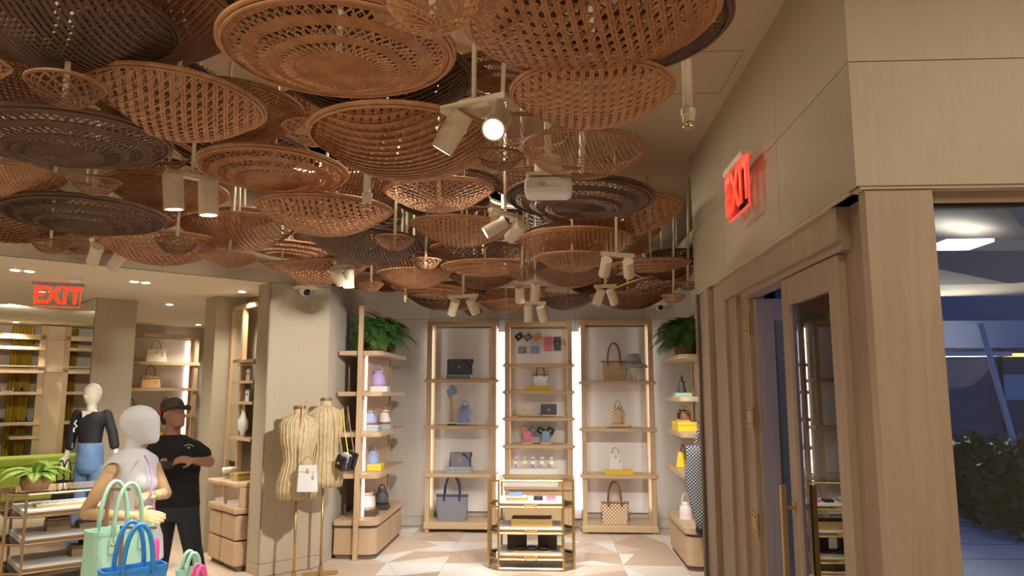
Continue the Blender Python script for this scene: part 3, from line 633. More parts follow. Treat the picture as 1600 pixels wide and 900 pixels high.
def flapbag(label, loc, w_, h, d, m, trim, rz=0, group=None, strap=False, handle=0):
    t = thing('flap_bag', label, 'handbag', loc, rz, group)
    obj('body', G().loft([rect_ring(w_*.97, d, 0), rect_ring(w_, d, h*.12), rect_ring(w_, d*.95, h*.8), rect_ring(w_*.96, d*.7, h)]), m, t, bevel=.004)
    obj('flap', G().box(-w_*.5, w_*.5, -d*.5-.012, -d*.5-.002, h*.45, h*.97).box(-w_*.48, w_*.48, -d*.5-.01, d*.3, h*.97, h*1.0+.008), m, t, bevel=.004)
    obj('clasp', G().lathe([(.001, 0), (.013, 0), (.013, .008), (.001, .008)], 12, (0, 0, 0)), 'gold', t, loc=(0, -d*.5-.012, h*.5)).rotation_euler = (R(90), 0, 0)
    [obj('trim', G().box(sg*w_*.5-.006, sg*w_*.5+.006, -d*.48, d*.48, 0, h), trim, t) for sg in (-1, 1)]
    if strap: obj('strap', G().tube([(w_*.12, -d*.5-.016, h*.98), (w_*.3, -d*.5-.02, h*.8), (w_*.47, -d*.5-.012, h*.45), (w_*.56, -d*.2, h*.9), (w_*.5, 0, h*1.04)], .013, 6), trim, t)
    if handle:
        g = G(); arch(g, -w_*.22, w_*.22, 0, h, handle, .008); obj('handle', g, trim, t, smooth=True)
    return t
def satchel(label, loc, w_, h, d, m, trim, hh=.12, rz=0, group=None):
    t = thing('satchel', label, 'handbag', loc, rz, group)
    obj('body', G().loft([rect_ring(w_, d, 0), rect_ring(w_, d, h*.06), rect_ring(w_*.9, d*.7, h*.75), rect_ring(w_*.84, d*.5, h)]), m, t, bevel=.004)
    obj('flap', G().box(-w_*.43, w_*.43, -d*.36, d*.2, h, h*1.05).box(-w_*.43, w_*.43, -d*.42, -d*.34, h*.8, h*1.04), m, t)
    g = G(); arch(g, -w_*.24, w_*.24, 0, h, hh, .008); obj('handle', g, trim, t, smooth=True)
    obj('lock', G().box(-.012, .012, -d*.46, -d*.4, h*.74, h*.92), 'gold', t); obj('tag_charm', G().box(w_*.27, w_*.29, -d*.44, -d*.42, h*.6, h*.95).ell((w_*.28, -d*.43, h*.55), .012, .008, .018), 'gold', t)
    return t
def bucket(label, loc, r, h, m, trim, hh=.1, rz=0, group=None):
    t = thing('bucket_bag', label, 'handbag', loc, rz, group)
    prof = [(r*.96, 0), (r, .01), (r*1.02, h*.45), (r*.9, h*.72), (r*.55, h*.86), (r*.72, h), (r*.6, h*1.0), (r*.4, h*.86)]
    rings = []
    for j, (rr, z) in enumerate(prof):
        rings.append([(rr*(1+(.07 if j > 2 else 0)*math.cos(k*math.pi))*math.cos(2*math.pi*k/24), rr*(1+(.07 if j > 2 else 0)*math.cos(k*math.pi))*math.sin(2*math.pi*k/24), z) for k in range(24)])
    obj('body', G().loft(rings), m, t, smooth=True)
    obj('base_band', G().lathe([(r*.9, -.0), (r*1.03, 0), (r*1.04, h*.16), (r*.98, h*.16)], 24), trim, t)
    g = G(); arch(g, -r*.55, r*.55, 0, h*.85, hh+h*.1, .007); obj('strap', g, trim, t, smooth=True)
    obj('drawstring', G().tube([(r*.6*math.cos(a), r*.6*math.sin(a), h*.86) for a in (k*.6 for k in range(11))], .006, 5, closed=True).tube([(r*.5, -r*.35, h*.86), (r*1.0, -r*.6, h*.8), (r*1.15, -r*.7, h*.5)], .005, 5), trim, t)
    return t
def wallet(label, loc, w_, h, m, rz=0, tilt=0, emblem='gold', group='small leather goods on the middle display unit', flat=False, d=.018):
    t = thing('wallet', label, 'wallet', loc, rz, group)
    o = obj('body', G().box(-w_/2, w_/2, -d/2, d/2, -h/2, h/2), m, t, bevel=.005)
    obj('flap', G().box(-w_/2+.003, w_/2-.003, -d/2-.004, -d/2, 0, h/2-.003), m, t, bevel=.002)
    obj('emblem', G().prism([(0, .014), (.014, 0), (0, -.014), (-.014, 0)], -.0015, .0015), emblem, t, loc=(0, -d/2-.005, 0)).rotation_euler = (R(90), 0, 0)
    t.rotation_euler = (R(-90) if flat else 0, R(tilt), rz)
    return t
def riser(label, x0, x1, z, Y, h, m, d=.2, cat='box', name='display_box'):
    a, b = atY(x0, 600, Y).x, atY(x1, 600, Y).x
    t = thing(name, label, cat, ((a+b)/2, Y, z)); w_ = b-a
    obj('box_base', G().box(-w_/2, w_/2, -d/2, d/2, 0, h*.55), m, t, bevel=.003); obj('box_lid', G().box(-w_/2-.002, w_/2+.002, -d/2-.002, d/2+.002, h*.57, h), m, t, bevel=.003)
    return z+h
def wh(x0, x1, y0, y1, Y):
    a, b = atY(x0, y1, Y), atY(x1, y1, Y); c, e = atY((x0+x1)/2, y0, Y), atY((x0+x1)/2, y1, Y); return (a.x+b.x)/2, b.x-a.x, c.z-e.z
# ------------------------------------------------------------------ three display units on the back wall
YU = 9.7
def back_unit(label, xa, xb, ytop, tops, base, place):
    a = atY(xa, ytop, YU); b = atY(xb, ytop, YU); x0, x1, zt = a.x, b.x, a.z
    t = thing('display_unit', label, 'shelf unit', ((x0+x1)/2, YU, 0), 0, 'wooden display units on the back wall'); W = x1-x0; p = .06; Dp = YB-YU-.02
    for sx in (-1, 1):
        c = sx*(W/2-p/2)
        obj('post', G().box(c-p/2, c+p/2, 0, p, 0, zt), 'shelfv', t, bevel=.004)
        obj('rear_post', G().box(c-p/2, c+p/2, Dp-p, Dp, 0, zt), 'shelfv', t)
        obj('side_rail', G().box(c-p/2, c+p/2, p, Dp-p, zt-p, zt), 'shelfy', t)
        obj('led_strip', G().box(c+sx*.028-.006, c+sx*.028+.006, Dp-.035-p, Dp-.02-p, .25, zt-.08), 'led', t)
    obj('top_rail', G().box(-W/2+p, W/2-p, 0, p, zt-p, zt), 'shelf', t, bevel=.004)
    obj('back_board', G().box(-W/2+p, W/2-p, Dp-.02, Dp, .2, zt-p), 'back', t)
    zs = []
    for k, y in enumerate(tops):
        z = atY((xa+xb)/2, y, YU).z; zs.append(z)
        last = base and k == len(tops)-1
        th = .085 if last else .048
        o = obj('shelf', G().box(-W/2-.012, W/2+.012, -.03, Dp-.025, z-th, z), 'shelf', t, bevel=.01)
        for sx in (-1, 1): obj('shelf_pin', G().cyl((sx*(W/2+.012), .03, z-th/2), (sx*(W/2+.03), .03, z-th/2), .014, 10), 'brass', o)
        # reveals in pale perspex card behind each shelf
    return t, zs, x0, x1
uL, zL, _, _ = back_unit('tall wooden display unit left of the glass case unit', 668, 775, 502, (592, 665, 740, 816), True, '')
uM, zM, mx0, mx1 = back_unit('tall wooden display unit in the middle with wallets on its back board', 789, 893, 503, (568, 610, 652, 695), False, '')
uR, zR, _, _ = back_unit('tall wooden display unit at right holding beige totes', 907, 1019, 500, (595, 669, 742, 821), True, '')
Wm = mx1-mx0
for s in (-1, 1):
    o = obj('cabinet_door', G().box(-Wm/2+.06 if s < 0 else .002, -.002 if s < 0 else Wm/2-.06, .02, .04, .1, .535), 'shelf', uM)
obj('cabinet_body', G().box(-Wm/2+.06, Wm/2-.06, .04, .4, .1, .535), 'shelf', uM)
obj('shelf', G().box(-Wm/2-.012, Wm/2+.012, -.03, .42, .54, .58), 'shelf', uM, bevel=.008)
YI = 9.83
# left unit goods
z = riser('pale blue box under the dark bag on the left unit', 699, 736, zL[0], YI, .06, 'gbox')
x, w_, h = wh(700, 737, 565, 588, YI); flapbag('dark grey monogram flap bag with navy strap on the top shelf of the left unit', (x, YI, z), w_, h, .1, 'monod', 'navy', strap=True, group='flap bags')
x, w_, h = wh(697, 740, 660, 665, YI)
t = thing('display_tray', 'beige low plinth under the blue bucket bag', 'tray', (x, YI, zL[1])); obj('tray_top', G().box(-w_/2, w_/2, -.1, .1, .022, .034), 'wbox', t); [obj('tray_foot', G().box(sg*(w_/2-.02)-.01, sg*(w_/2-.02)+.01, -.09, .09, 0, .022), 'gold', t) for sg in (-1, 1)]
x, w_, h = wh(713, 733, 629, 661, YI); bucket('blue and white printed bucket bag on the left unit', (x+.03, YI, zL[1]+.034), w_/2, h*.85, 'monobl', 'lblue', .07, group='bucket bags')
def display_hand(loc):
    t = thing('display_hand', 'carved wooden display hand holding up a blue wallet', 'display hand', loc, R(-15))
    obj('stand_base', G().lathe([(.001, 0), (.05, 0), (.05, .015), (.001, .015)], 16), 'armw', t)
    g = G().tube([(0, 0, .01), (0, 0, .16), (-.01, 0, .3), (-.045, 0, .4)], [.03, .026, .022, .02], 10)
    g.loft([rect_ring(.035, .03, .39), rect_ring(.07, .028, .43), rect_ring(.075, .026, .47)])
    o = obj('forearm_and_hand', g, 'armw', t, smooth=True); o.location = (0, 0, 0)
    for i in range(4):
        x_ = -.03+i*.02; L_ = (.05, .062, .066, .055)[i]
        obj('finger', G().tube([(x_, -.012, .465), (x_-.004, -.024, .465+L_*.5), (x_-.008, -.018, .465+L_)], [.009, .0085, .007], 7), 'armw', t, smooth=True)
    obj('thumb', G().tube([(.034, .005, .43), (.05, .004, .46), (.045, -.004, .49)], [.0095, .009, .0075], 7), 'armw', t, smooth=True)
display_hand((atY(706, 665, 9.9).x, 9.93, zL[1]))
wallet('light blue wallet held up by the wooden hand', (atY(706, 614, 9.88).x, 9.88, atY(706, 612, 9.88).z), .13, .1, 'lblue', tilt=-30, group='small leather goods')
z = riser('speckled grey box under the bag on the third shelf of the left unit', 700, 738, zL[2], YI, .08, 'gbox')
x, w_, h = wh(704, 735, 711, 732, YI); flapbag('light grey monogram flap bag with navy strap, lower on the left unit', (x, YI, z), w_, h, .1, 'monog', 'navy', strap=True, group='flap bags')
x, w_, h = wh(681, 731, 777, 817, YI); tote('large grey monogram tote with navy handles on the bottom shelf', (x, YI+.02, zL[3]), w_, h, .14, 'monog', 'navy', .25, group='tote bags')
# right unit goods
x, w_, h = wh(939, 981, 562, 593, YI); tote('beige monogram tote with tan handles on the top shelf of the right unit', (x, YI+.02, zR[0]), w_, h, .14, 'monob', 'brown', .24, group='tote bags')
t = thing('hat_display', 'grey sun hat and white sunglasses on a wooden head', 'hat', (atY(991, 595, 9.8).x, 9.82, zR[0]), R(-20))
hd = obj('wooden_head', G().loft([[(rx*math.cos(a), ry*math.sin(a)+oy, z_) for a in (k*math.pi/8 for k in range(16))] for z_, rx, ry, oy in ((0, .05, .05, 0), (.05, .04, .045, 0), (.09, .05, .065, -.01), (.14, .072, .09, -.01), (.19, .078, .095, 0), (.24, .07, .09, .01), (.27, .04, .06, .01))]), 'mannc', t, smooth=True)
obj('nose', G().loft([[( .012*math.cos(a), -.095+.02*math.sin(a), z_) for a in (k*math.pi/3 for k in range(6))] for z_ in (.13, .17)]), 'mannc', hd)
gl = G()
for s in (-1, 1): gl.tube([(s*.036+.03*math.cos(a), -.105, .185+.022*math.sin(a)) for a in (k*.628 for k in range(10))], .007, 6, closed=True)
o = obj('sunglasses', gl, 'white', t); obj('dark_lens', G().box(-.06, -.012, -.104, -.1, .168, .203).box(.012, .06, -.104, -.1, .168, .203), 'black', o)
ht = obj('hat_crown', G().lathe([(.001, .36), (.07, .355), (.1, .32), (.105, .24)], 20), 'gbox', t, smooth=True)
obj('hat_brim', G().lathe([(.1, .245), (.165, .215), (.19, .18), (.185, .175), (.16, .208), (.1, .235)], 24), 'gbox', t, smooth=True)
x, w_, h = wh(944, 987, 663, 669, YI)
t = thing('display_tray', 'gold footed tray under the cream bucket bag', 'tray', (x, YI, zR[1])); obj('tray_top', G().box(-w_/2, w_/2, -.1, .1, .03, .042), 'gold', t); [obj('tray_foot', G().box(sg*(w_/2-.01)-.008, sg*(w_/2-.01)+.008, -.09, .09, 0, .03), 'gold', t) for sg in (-1, 1)]
x, w_, h = wh(957, 975, 630, 663, YI); bucket('cream and orange bucket bag on the gold tray', (x, YI, zR[1]+.042), w_/2, h*.85, 'monob', 'tan', .08, group='bucket bags')
z = riser('yellow box under the small white bag on the right unit', 943, 985, zR[2], YI, .055, 'yellow')
x, w_, h = wh(951, 973, 714, 738, YI); satchel('small white top-handle bag on the right unit', (x, YI, z), w_, h, .1, 'whiteb', 'tan', .08, group='top handle bags')
x, w_, h = wh(940, 983, 787, 821, YI); tote('beige monogram tote with brown handles on the bottom shelf of the right unit', (x, YI+.02, zR[3]), w_, h, .14, 'monob', 'brown', .25, group='tote bags')
# middle unit goods
YBk = YB-.055
for px, py, wd, ht_, m_, tl, lb in ((811, 526, .11, .085, 'bleather', -35, 'black card case tilted at the top left of the back board'), (825, 527, .11, .085, 'monow', -35, 'black and white striped card case tilted on the back board'), (840, 526, .11, .085, 'tan', -30, 'tan card case tilted on the back board'), (856, 537, .1, .19, 'pink', 0, 'tall pink wallet upright on the back board'), (871, 537, .1, .19, 'monod', 0, 'tall black monogram wallet upright on the back board'), (816, 547, .12, .09, 'monow', 0, 'black and white medallion wallet low on the back board'), (836, 546, .12, .09, 'lblue', 0, 'blue wallet low on the back board')):
    q_ = atY(px, py, YBk); wallet(lb, (q_.x, YBk+.003, q_.z), wd, ht_, m_, tilt=tl)
z = riser('yellow box under the silvery bag on the middle unit', 823, 861, zM[1], YI, .06, 'yellow')
x, w_, h = wh(832, 857, 585, 603, YI); tote('silvery clear tote with brown handles on a yellow box', (x, YI, z), w_, h, .1, 'silver', 'brown', .11, group='tote bags')
for px0, px1, m_, tr, lb in ((808, 832, 'creamb', 'wbox', 'cream flap bag on the middle unit'), (846, 869, 'monod', 'navy', 'dark monogram flap bag on the middle unit')):
    t = thing('display_stand', 'low gold stand under the '+lb, 'stand', (wh(px0, px1, 640, 650, YI)[0], YI, zM[2])); ww = wh(px0, px1, 634, 650, YI)[1]
    obj('stand_top', G().box(-ww/2, ww/2, -.06, .06, .02, .03), 'gold', t); [obj('stand_foot', G().box(sg*(ww/2-.01)-.01, sg*(ww/2-.01)+.01, -.05, .05, 0, .02), 'gold', t) for sg in (-1, 1)]
    flapbag(lb, (t.location.x, YI, zM[2]+.03), ww, .13, .08, m_, tr, group='flap bags')
for px, py, wd, ht_, m_, tl, lb in ((818, 671, .1, .085, 'tan', -25, 'tan card case floating on the clear rack'), (833, 672, .1, .085, 'monow', 25, 'patterned card case on the clear rack'), (845, 673, .1, .085, 'bleather', 22, 'left black card case on the clear rack'), (860, 673, .1, .085, 'bleather', 28, 'right black card case on the clear rack')):
    q_ = atY(px, py, 9.96); wallet(lb, (q_.x, 9.96, q_.z), wd, ht_, m_, tilt=tl)
for k, (px, m_, lb) in enumerate(((824, 'pink', 'pink card case on a gold foot'), (853, 'lblue', 'blue card case with emblem on a gold foot'))):
    x = atY(px, 690, 9.85).x; t = thing('display_stand', 'gold foot under the '+('pink' if k == 0 else 'blue')+' card case', 'stand', (x, 9.85, zM[3])); obj('foot', G().box(-.07, .07, -.04, .04, 0, .02), 'gold', t); obj('lip', G().box(-.07, .07, -.04, -.034, .02, .028), 'gold', t)
    wallet(lb, (x, 9.855, zM[3]+.095), .1, .14, m_)
ra = thing('card_rack', 'clear acrylic rack behind the card cases', 'rack', ((mx0+mx1)/2, 9.99, zM[3])); obj('acrylic_sheet', G().box(-Wm/2+.08, Wm/2-.08, -.004, .004, 0, .3), 'acrylic', ra); obj('rack_foot', G().box(-Wm/2+.08, Wm/2-.08, -.03, .03, 0, .008), 'acrylic', ra)
# watches on a white plinth
zc = .58; x, w_, h = wh(790, 872, 730, 750, YI)
t = thing('watch_plinth', 'white two-step plinth carrying the row of watches', 'plinth', (x, YI, zc)); zt_ = atY(830, 731, YI).z-zc
obj('lower_step', G().box(-w_/2, w_/2, -.16, .12, 0, zt_*.5), 'wbox', t, bevel=.003); obj('upper_step', G().box(-w_/2, w_/2, -.12, .12, zt_*.5, zt_), 'wbox', t, bevel=.003)
for k, px in enumerate((806, 820, 833, 847, 862)):
    q_ = atY(px, 730, YI); tw = thing('watch', ('leftmost rose watch on the white plinth', 'yellow dial watch, second on the white plinth', 'blue strap watch in the middle of the white plinth', 'silver watch, fourth on the white plinth', 'rightmost pale watch on the white plinth')[k], 'watch', (q_.x, YI, zc+zt_), 0, 'watches on the white plinth')
    mm = ('pink', 'yellow', 'lblue', 'silver', 'pinkw')[k]
    obj('strap', G().tube([(0, .045*math.cos(a), .055+.05*math.sin(a)) for a in (i*.5236 for i in range(12))], .011, 6, closed=True), mm, tw)
    dl = obj('dial', G().lathe([(.001, 0), (.024, 0), (.024, .01), (.001, .01)], 16), 'gold', tw, loc=(0, -.052, .07)); dl.rotation_euler = (R(75), 0, 0)
    obj('dial_face', G().lathe([(.001, .0101), (.019, .0101), (.019, .012), (.001, .012)], 16), 'white', dl); obj('price_card', G().box(-.022, .022, .0, .002, .115, .14), 'wbox', tw)
t = thing('gold_box', 'flat gold box right of the watch plinth', 'box', (atY(881, 745, YI).x, YI, zc)); obj('box_body', G().box(-.07, .07, -.1, .1, 0, .03), 'gold', t); obj('box_lid', G().box(-.071, .071, -.101, .101, .032, .045), 'shelf', t)
# lit pale boards between the units
for k, (a, b) in enumerate(((776, 788), (894, 906))):
    q0, q1 = atY(a, 600, 10.0).x, atY(b, 600, 10.0).x
    struct('trim_%d' % (5+k), G().box(q0-.02, q1+.02, 10.1, 10.145, .12, 2.6), 'back')
# ------------------------------------------------------------------ side display units
def rounded(x0, x1, y0, y1, r, side):
    """plan with a rounded near corner on the aisle side (side=+1: aisle at x1)"""
    p = []
    if side > 0:
        p = [(x0, y0)]+[(x1-r+r*math.sin(R(a)), y0+r-r*math.cos(R(a))) for a in (0, 22, 45, 67, 90)]+[(x1, y1-r)]+[(x1-r+r*math.cos(R(a)), y1-r+r*math.sin(R(a))) for a in (30, 60, 90)]+[(x0, y1)]
    else:
        p = [(x1, y0)]+[(x0+r-r*math.sin(R(a)), y0+r-r*math.cos(R(a))) for a in (0, 22, 45, 67, 90)]+[(x0, y1-r)]+[(x0+r-r*math.cos(R(a)), y1-r+r*math.sin(R(a))) for a in (30, 60, 90)]+[(x1, y1)]
    return p
def side_unit(label, x0, x1, y0, y1, side, zs, zcab, ztop, xp):
    t = thing('side_display_unit', label, 'shelf unit', (0, 0, 0)); t.location = ((x0+x1)/2, y0, 0)
    ox, oy = (x0+x1)/2, y0
    L = lambda pl: [(a-ox, b-oy) for a, b in pl]
    pl = L(rounded(x0, x1, y0, y1, .1, side)); pin = L(rounded(x0+(.02 if side < 0 else 0), x1-(.02 if side > 0 else 0), y0+.02, y1-.02, .09, side))
    cb = obj('cabinet', G().prism(pin, .05, zcab-.09), 'shelfy', t, bevel=.005)
    obj('plinth', G().prism([(a*.93, b*.96+.02) for a, b in pin], 0, .05), 'groove', t); obj('shadow_gap', G().prism([(a*.97, b*.98+.01) for a, b in pin], zcab-.09, zcab-.06), 'groove', t)
    xd = (x1 if side > 0 else x0)-ox; obj('door_line', G().box(xd-.0205*side-.001, xd-.0195*side+.001, (y1-y0)/2-.002, (y1-y0)/2+.002, .06, zcab-.1), 'groove', cb)
    obj('cabinet_top', G().prism(pl, zcab-.06, zcab), 'shelfy', t, bevel=.006)
    for z_ in zs: obj('shelf', G().prism(pl, z_-.05, z_), 'shelfy', t, bevel=.006)
    p = .05
    for yy in (-.05, y1-y0-.06): obj('post', G().box(xp-ox-p/2, xp-ox+p/2, yy, yy+p, 0, ztop), 'shelfv', t, bevel=.004)
    obj('top_rail', G().box(xp-ox-p/2, xp-ox+p/2, 0, y1-y0-.06, ztop-p, ztop), 'shelfy', t)
    levels = [zcab]+sorted(zs)
    for a, b in zip(levels[:-1], levels[1:]):
        o = obj('cane_panel', G().box(xp-ox-.012, xp-ox+.012, .16, y1-y0-.1, a, b-.05), 'cane', t)
        obj('panel_stile', G().box(xp-ox-.018, xp-ox+.018, .115, .16, a, b-.05), 'shelfv', o)
        obj('led_strip', G().box(xp-ox+side*.035-.006, xp-ox+side*.035+.006, .12, .135, a+.02, b-.06), 'led', t)
    return t
ynl = 8.1
zsl = [atY(560, y, ynl).z for y in (548, 612, 676, 741)]; zcl = atY(560, 813, ynl).z
side_unit('wooden side display unit by the left wall with fern on top', -2.35, -1.87, ynl, 9.6, 1, zsl, zcl, atY(562, 478, ynl).z, -2.10)
ynr = 7.75
zsr = [atY(1070, y, ynr).z for y in (553, 620, 677, 741)]; zcr = atY(1070, 826, ynr).z
side_unit('wooden side display unit by the right wall with fern on top', 1.34, 1.86, ynr, 8.95, -1, zsr, zcr, atY(1075, 470, ynr).z, 1.70)
# goods of the left side unit
def side_bucket(label, x0, x1, y0, y1, Y, z, boxlab, bx, bh, bm, m_, tr, bd=.17):
    a, b = atY(bx[0], 600, Y).x, atY(bx[1], 600, Y).x
    t = thing('display_box', boxlab, 'box', ((a+b)/2, Y, z)); ww = b-a
    obj('box_base', G().box(-ww/2, ww/2, -bd/2, bd/2, 0, bh*.55), bm, t, bevel=.003); obj('box_lid', G().box(-ww/2-.002, ww/2+.002, -bd/2-.002, bd/2+.002, bh*.57, bh), bm, t, bevel=.003)
    x, w_, h = wh(x0, x1, y0, y1, Y); bucket(label, ((a+b)/2, Y, z+bh), min(w_/2, ww/2*.9, .085), h*.68, m_, tr, h*.24, group='bucket bags')
side_bucket('lilac bucket bag with violet strap on a white box', 584, 607, 568, 604, 8.6, zsl[1], 'white box under the lilac bucket bag', (576, 607), .06, 'wbox', 'lilac', 'purple')
side_bucket('blue printed bucket bag on the third shelf, left one', 571, 592, 632, 664, 8.45, zsl[2], 'speckled grey box under the left blue bucket bag', (565, 595), .07, 'gbox', 'monobl', 'brown')
side_bucket('white bucket bag right beside a blue printed one', 592, 609, 632, 664, 8.85, zsl[2], 'smaller grey box under the white bucket bag', (592, 613), .06, 'gbox', 'pinkw', 'brown')
side_bucket('small blue printed bucket bag on a yellow box', 576, 595, 696, 727, 8.55, zsl[3], 'yellow box on the lowest shelf of the left side unit', (569, 601), .07, 'yellow', 'monobl', 'lblue')
side_bucket('pale pink bucket bag on the left cabinet', 568, 594, 760, 798, 8.42, zcl, 'black box under the pale pink bucket bag', (565, 594), .07, 'dbox', 'pinkw', 'tan')
side_bucket('dark monogram bucket bag behind the pale pink one', 588, 608, 754, 788, 8.85, zcl, 'dark gold box under the dark bucket bag', (590, 612), .06, 'dbox', 'monod', 'bleather')
# goods of the right side unit
x = 1.46
t = thing('display_box', 'low mossy green plinth on the right side unit', 'box', (x, 8.35, zsr[1])); obj('box_base', G().box(-.09, .09, -.1, .1, 0, .03), 'mint', t); obj('box_lid', G().box(-.085, .085, -.095, .095, .03, .04), 'mint', t)
satchel('small black bag on the green plinth', (x, 8.35, zsr[1]+.04), .14, .12, .08, 'bleather', 'bleather', .06, R(70), 'top handle bags')
t = thing('display_box', 'long yellow box on the right side unit', 'box', (x, 8.3, zsr[2])); obj('box_base', G().box(-.1, .1, -.2, .2, 0, .06), 'yellow', t, bevel=.003); obj('box_lid', G().box(-.102, .102, -.202, .202, .063, .1), 'yellow', t, bevel=.003)
for k, (yy, m_) in enumerate(((8.42, 'bleather'), (8.18, 'brown'))): bucket(('tiny black bucket bag on the long yellow box', 'tiny brown bucket bag on the long yellow box')[k], (x, yy, zsr[2]+.1), .055, .12, m_, 'gold', .05, group='bucket bags')
satchel('mustard bag half hidden behind the draped print cloth', (1.47, 8.5, zsr[3]), .2, .16, .1, 'yellow', 'brown', .08, R(60), 'top handle bags')
t = bucket('rose and white bucket bag on the right cabinet', (1.46, 8.35, zcr), .07, .18, 'pinkw', 'whiteb', .1, group='bucket bags')
g = G(); rings = []
for j in range(11):
    s = j/10; z_ = 1.25-1.0*s*.78; wd = .05+.085*math.sin(math.pi*min(1, .25+s*.8)); rings.append([(wd*math.cos(a)*(1+.12*math.sin(5*a+j)), .05*math.sin(a)*(1+.1*math.cos(4*a)), z_) for a in (k*math.pi/8 for k in range(16))])
t = thing('print_sling_bag', 'black and white printed sling bag hanging beside the right unit', 'handbag', (1.47, 7.60, 0)); obj('pouch', G().loft(rings), 'monow', t, smooth=True); obj('shoulder_strap', G().tube([(-.03, 0, 1.22), (.02, 0, 1.45), (.10, .06, 1.6), (.16, .12, 1.62)], .02, 6), 'monow', t); obj('tassel', G().ell((0, -.02, .44), .06, .05, .06), 'bleather', t, smooth=True)
# ------------------------------------------------------------------ ferns
def fern(label, loc, n, L_, m, spread=1, droop=1.0, pot=None, up=.55, seed=1, group='potted ferns', xmin=-99, xmax=99, ymax=99):
    rnd = random.Random(seed); t = thing('potted_fern', label, 'plant', loc, 0, group)
    pr_, ph = pot or (.12, .1)
    obj('pot', G().lathe([(.001, 0), (pr_*.8, 0), (pr_, ph*.5), (pr_*.95, ph), (pr_*.85, ph), (pr_*.8, ph*.8), (.001, ph*.8)], 18), 'pot', t, smooth=True)
    for i in range(n):
        a = 2*math.pi*i/n*2.4+rnd.uniform(-.3, .3); e = rnd.uniform(.15, 1.25)*up+.1; ln = L_*rnd.uniform(.7, 1.05); p = Vector((0, 0, ph)); vel = Vector((math.cos(a)*math.cos(e)*spread, math.sin(a)*math.cos(e)*spread, math.sin(e)+.35)); g = G(); K = 12; pts = []
        for k in range(K+1):
            pts.append(Vector((min(max(p.x, xmin-loc[0]), xmax-loc[0]), min(p.y, ymax-loc[1]), p.z))); p = p+vel.normalized()*ln/K; vel.z -= droop*.16
        g.tube(pts, .003, 3)
        for k in range(2, K+1):
            tg = (pts[k]-pts[k-1]); tg = tg.normalized() if tg.length > 1e-5 else Vector((0, 0, -1)); sd = tg.cross(Vector((0, 0, 1)))
            sd = sd.normalized() if sd.length > .01 else Vector((1, 0, 0))
            lf = ln*.2*math.sin(math.pi*(.12+.86*k/K))+.01
            for s in (-1, 1):
                for o_ in (0, .5):
                    b = pts[k]-tg*ln/K*o_; tip = b+sd*s*lf+tg*lf*.35-Vector((0, 0, lf*.15)); mid = b+sd*s*lf*.5; wv = tg*lf*.17
                    g.add([b-wv*.3, mid-wv, tip, mid+wv], [(0, 1, 2, 3)])
        obj('frond', g, m, t)
    return t
fern('large drooping fern on the left side unit', (-2.06, 8.62, zsl[0]), 80, .60, 'leaf', seed=3, droop=1.15, up=1.05, xmin=-2.22, pot=(.13, .12))
fern('large fern on the right side unit', (1.5, 8.3, zsr[0]), 80, .56, 'leaf', seed=5, droop=1.15, up=1.05, xmax=1.74, pot=(.13, .12))
# ------------------------------------------------------------------ brass and glass cases
def glass_case(label, loc, rz, W, D, Hc, zt, c=.11, m='brass'):
    t = thing('glass_case', label, 'display case', loc, rz, 'brass framed glass cases'); w2 = W/2
    pl = [(-w2+c, 0), (w2-c, 0), (w2, c), (w2, D-c), (w2-c, D), (-w2+c, D), (-w2, D-c), (-w2, c)]
    for p in pl: obj('post', G().box(p[0]-.011, p[0]+.011, p[1]-.011, p[1]+.011, 0, Hc), m, t)
    obj('glass_top', G().prism(pl, Hc-.012, Hc), 'glass', t)
    for k, z in enumerate([Hc-.012]+list(zt)+[.02]):
        n = 'top_rim' if k == 0 else ('foot_rim' if k == len(zt)+1 else 'shelf_rim')
        o = obj(n, G().tube([(a, b, z) for a, b in pl], .011, 4, closed=True), m, t)
    for z in zt:
        tr = obj('tray', G().box(-w2+c-.005, w2-c+.005, .03, D-.03, z, z+.05), 'wbox', t)
        obj('tray_front', G().box(-w2+c-.006, w2-c+.006, .018, .032, z-.005, z+.035), m, tr)
        obj('tray_pull', G().box(-.06, .06, -.005, .018, z+.005, z+.02).box(-.065, -.045, -.012, .018, z, z+.03).box(.045, .065, -.012, .018, z, z+.03), 'gold', tr)
        obj('glass_shelf', G().prism([(a*.985, .005+b*.985) for a, b in pl], z-.012, z-.005), 'acrylic', t)
    return t
yc = 7.72; a, b = atY(762, 800, yc), atY(897, 800, yc); cx = (a.x+b.x)/2; Wc = b.x-a.x; Hc = atY(830, 750, yc).z
ztc = [atY(830, y, yc).z for y in (793, 834, 875)]
glass_case('brass and glass tray case in front of the middle display unit', (cx, yc, 0), 0, Wc, .52, Hc, ztc)
def ontray(px, k, dy=.2): return (atY(px, 790, yc+dy).x, yc+dy, ztc[k]+.05)
t = thing('display_box', 'shallow gold box holding a pale blue pouch in the top tray', 'box', ontray(808, 0)); obj('box_base', G().box(-.11, .11, -.1, .1, 0, .03), 'gold', t); obj('box_lining', G().box(-.1, .1, -.09, .09, .03, .036), 'wbox', t)
q_ = ontray(806, 0, .2); wallet('pale blue pouch lying on the gold box', (q_[0], q_[1], q_[2]+.051), .14, .1, 'lblue', flat=True, group='small leather goods in the glass case', d=.03)
q_ = ontray(841, 0); wallet('black wallet lying in the top tray', (q_[0], q_[1], q_[2]+.014), .095, .11, 'bleather', flat=True, group='small leather goods in the glass case', d=.028)
q_ = ontray(861, 0); wallet('pink wallet lying in the top tray', (q_[0], q_[1], q_[2]+.014), .095, .11, 'pink', flat=True, group='small leather goods in the glass case', d=.028)
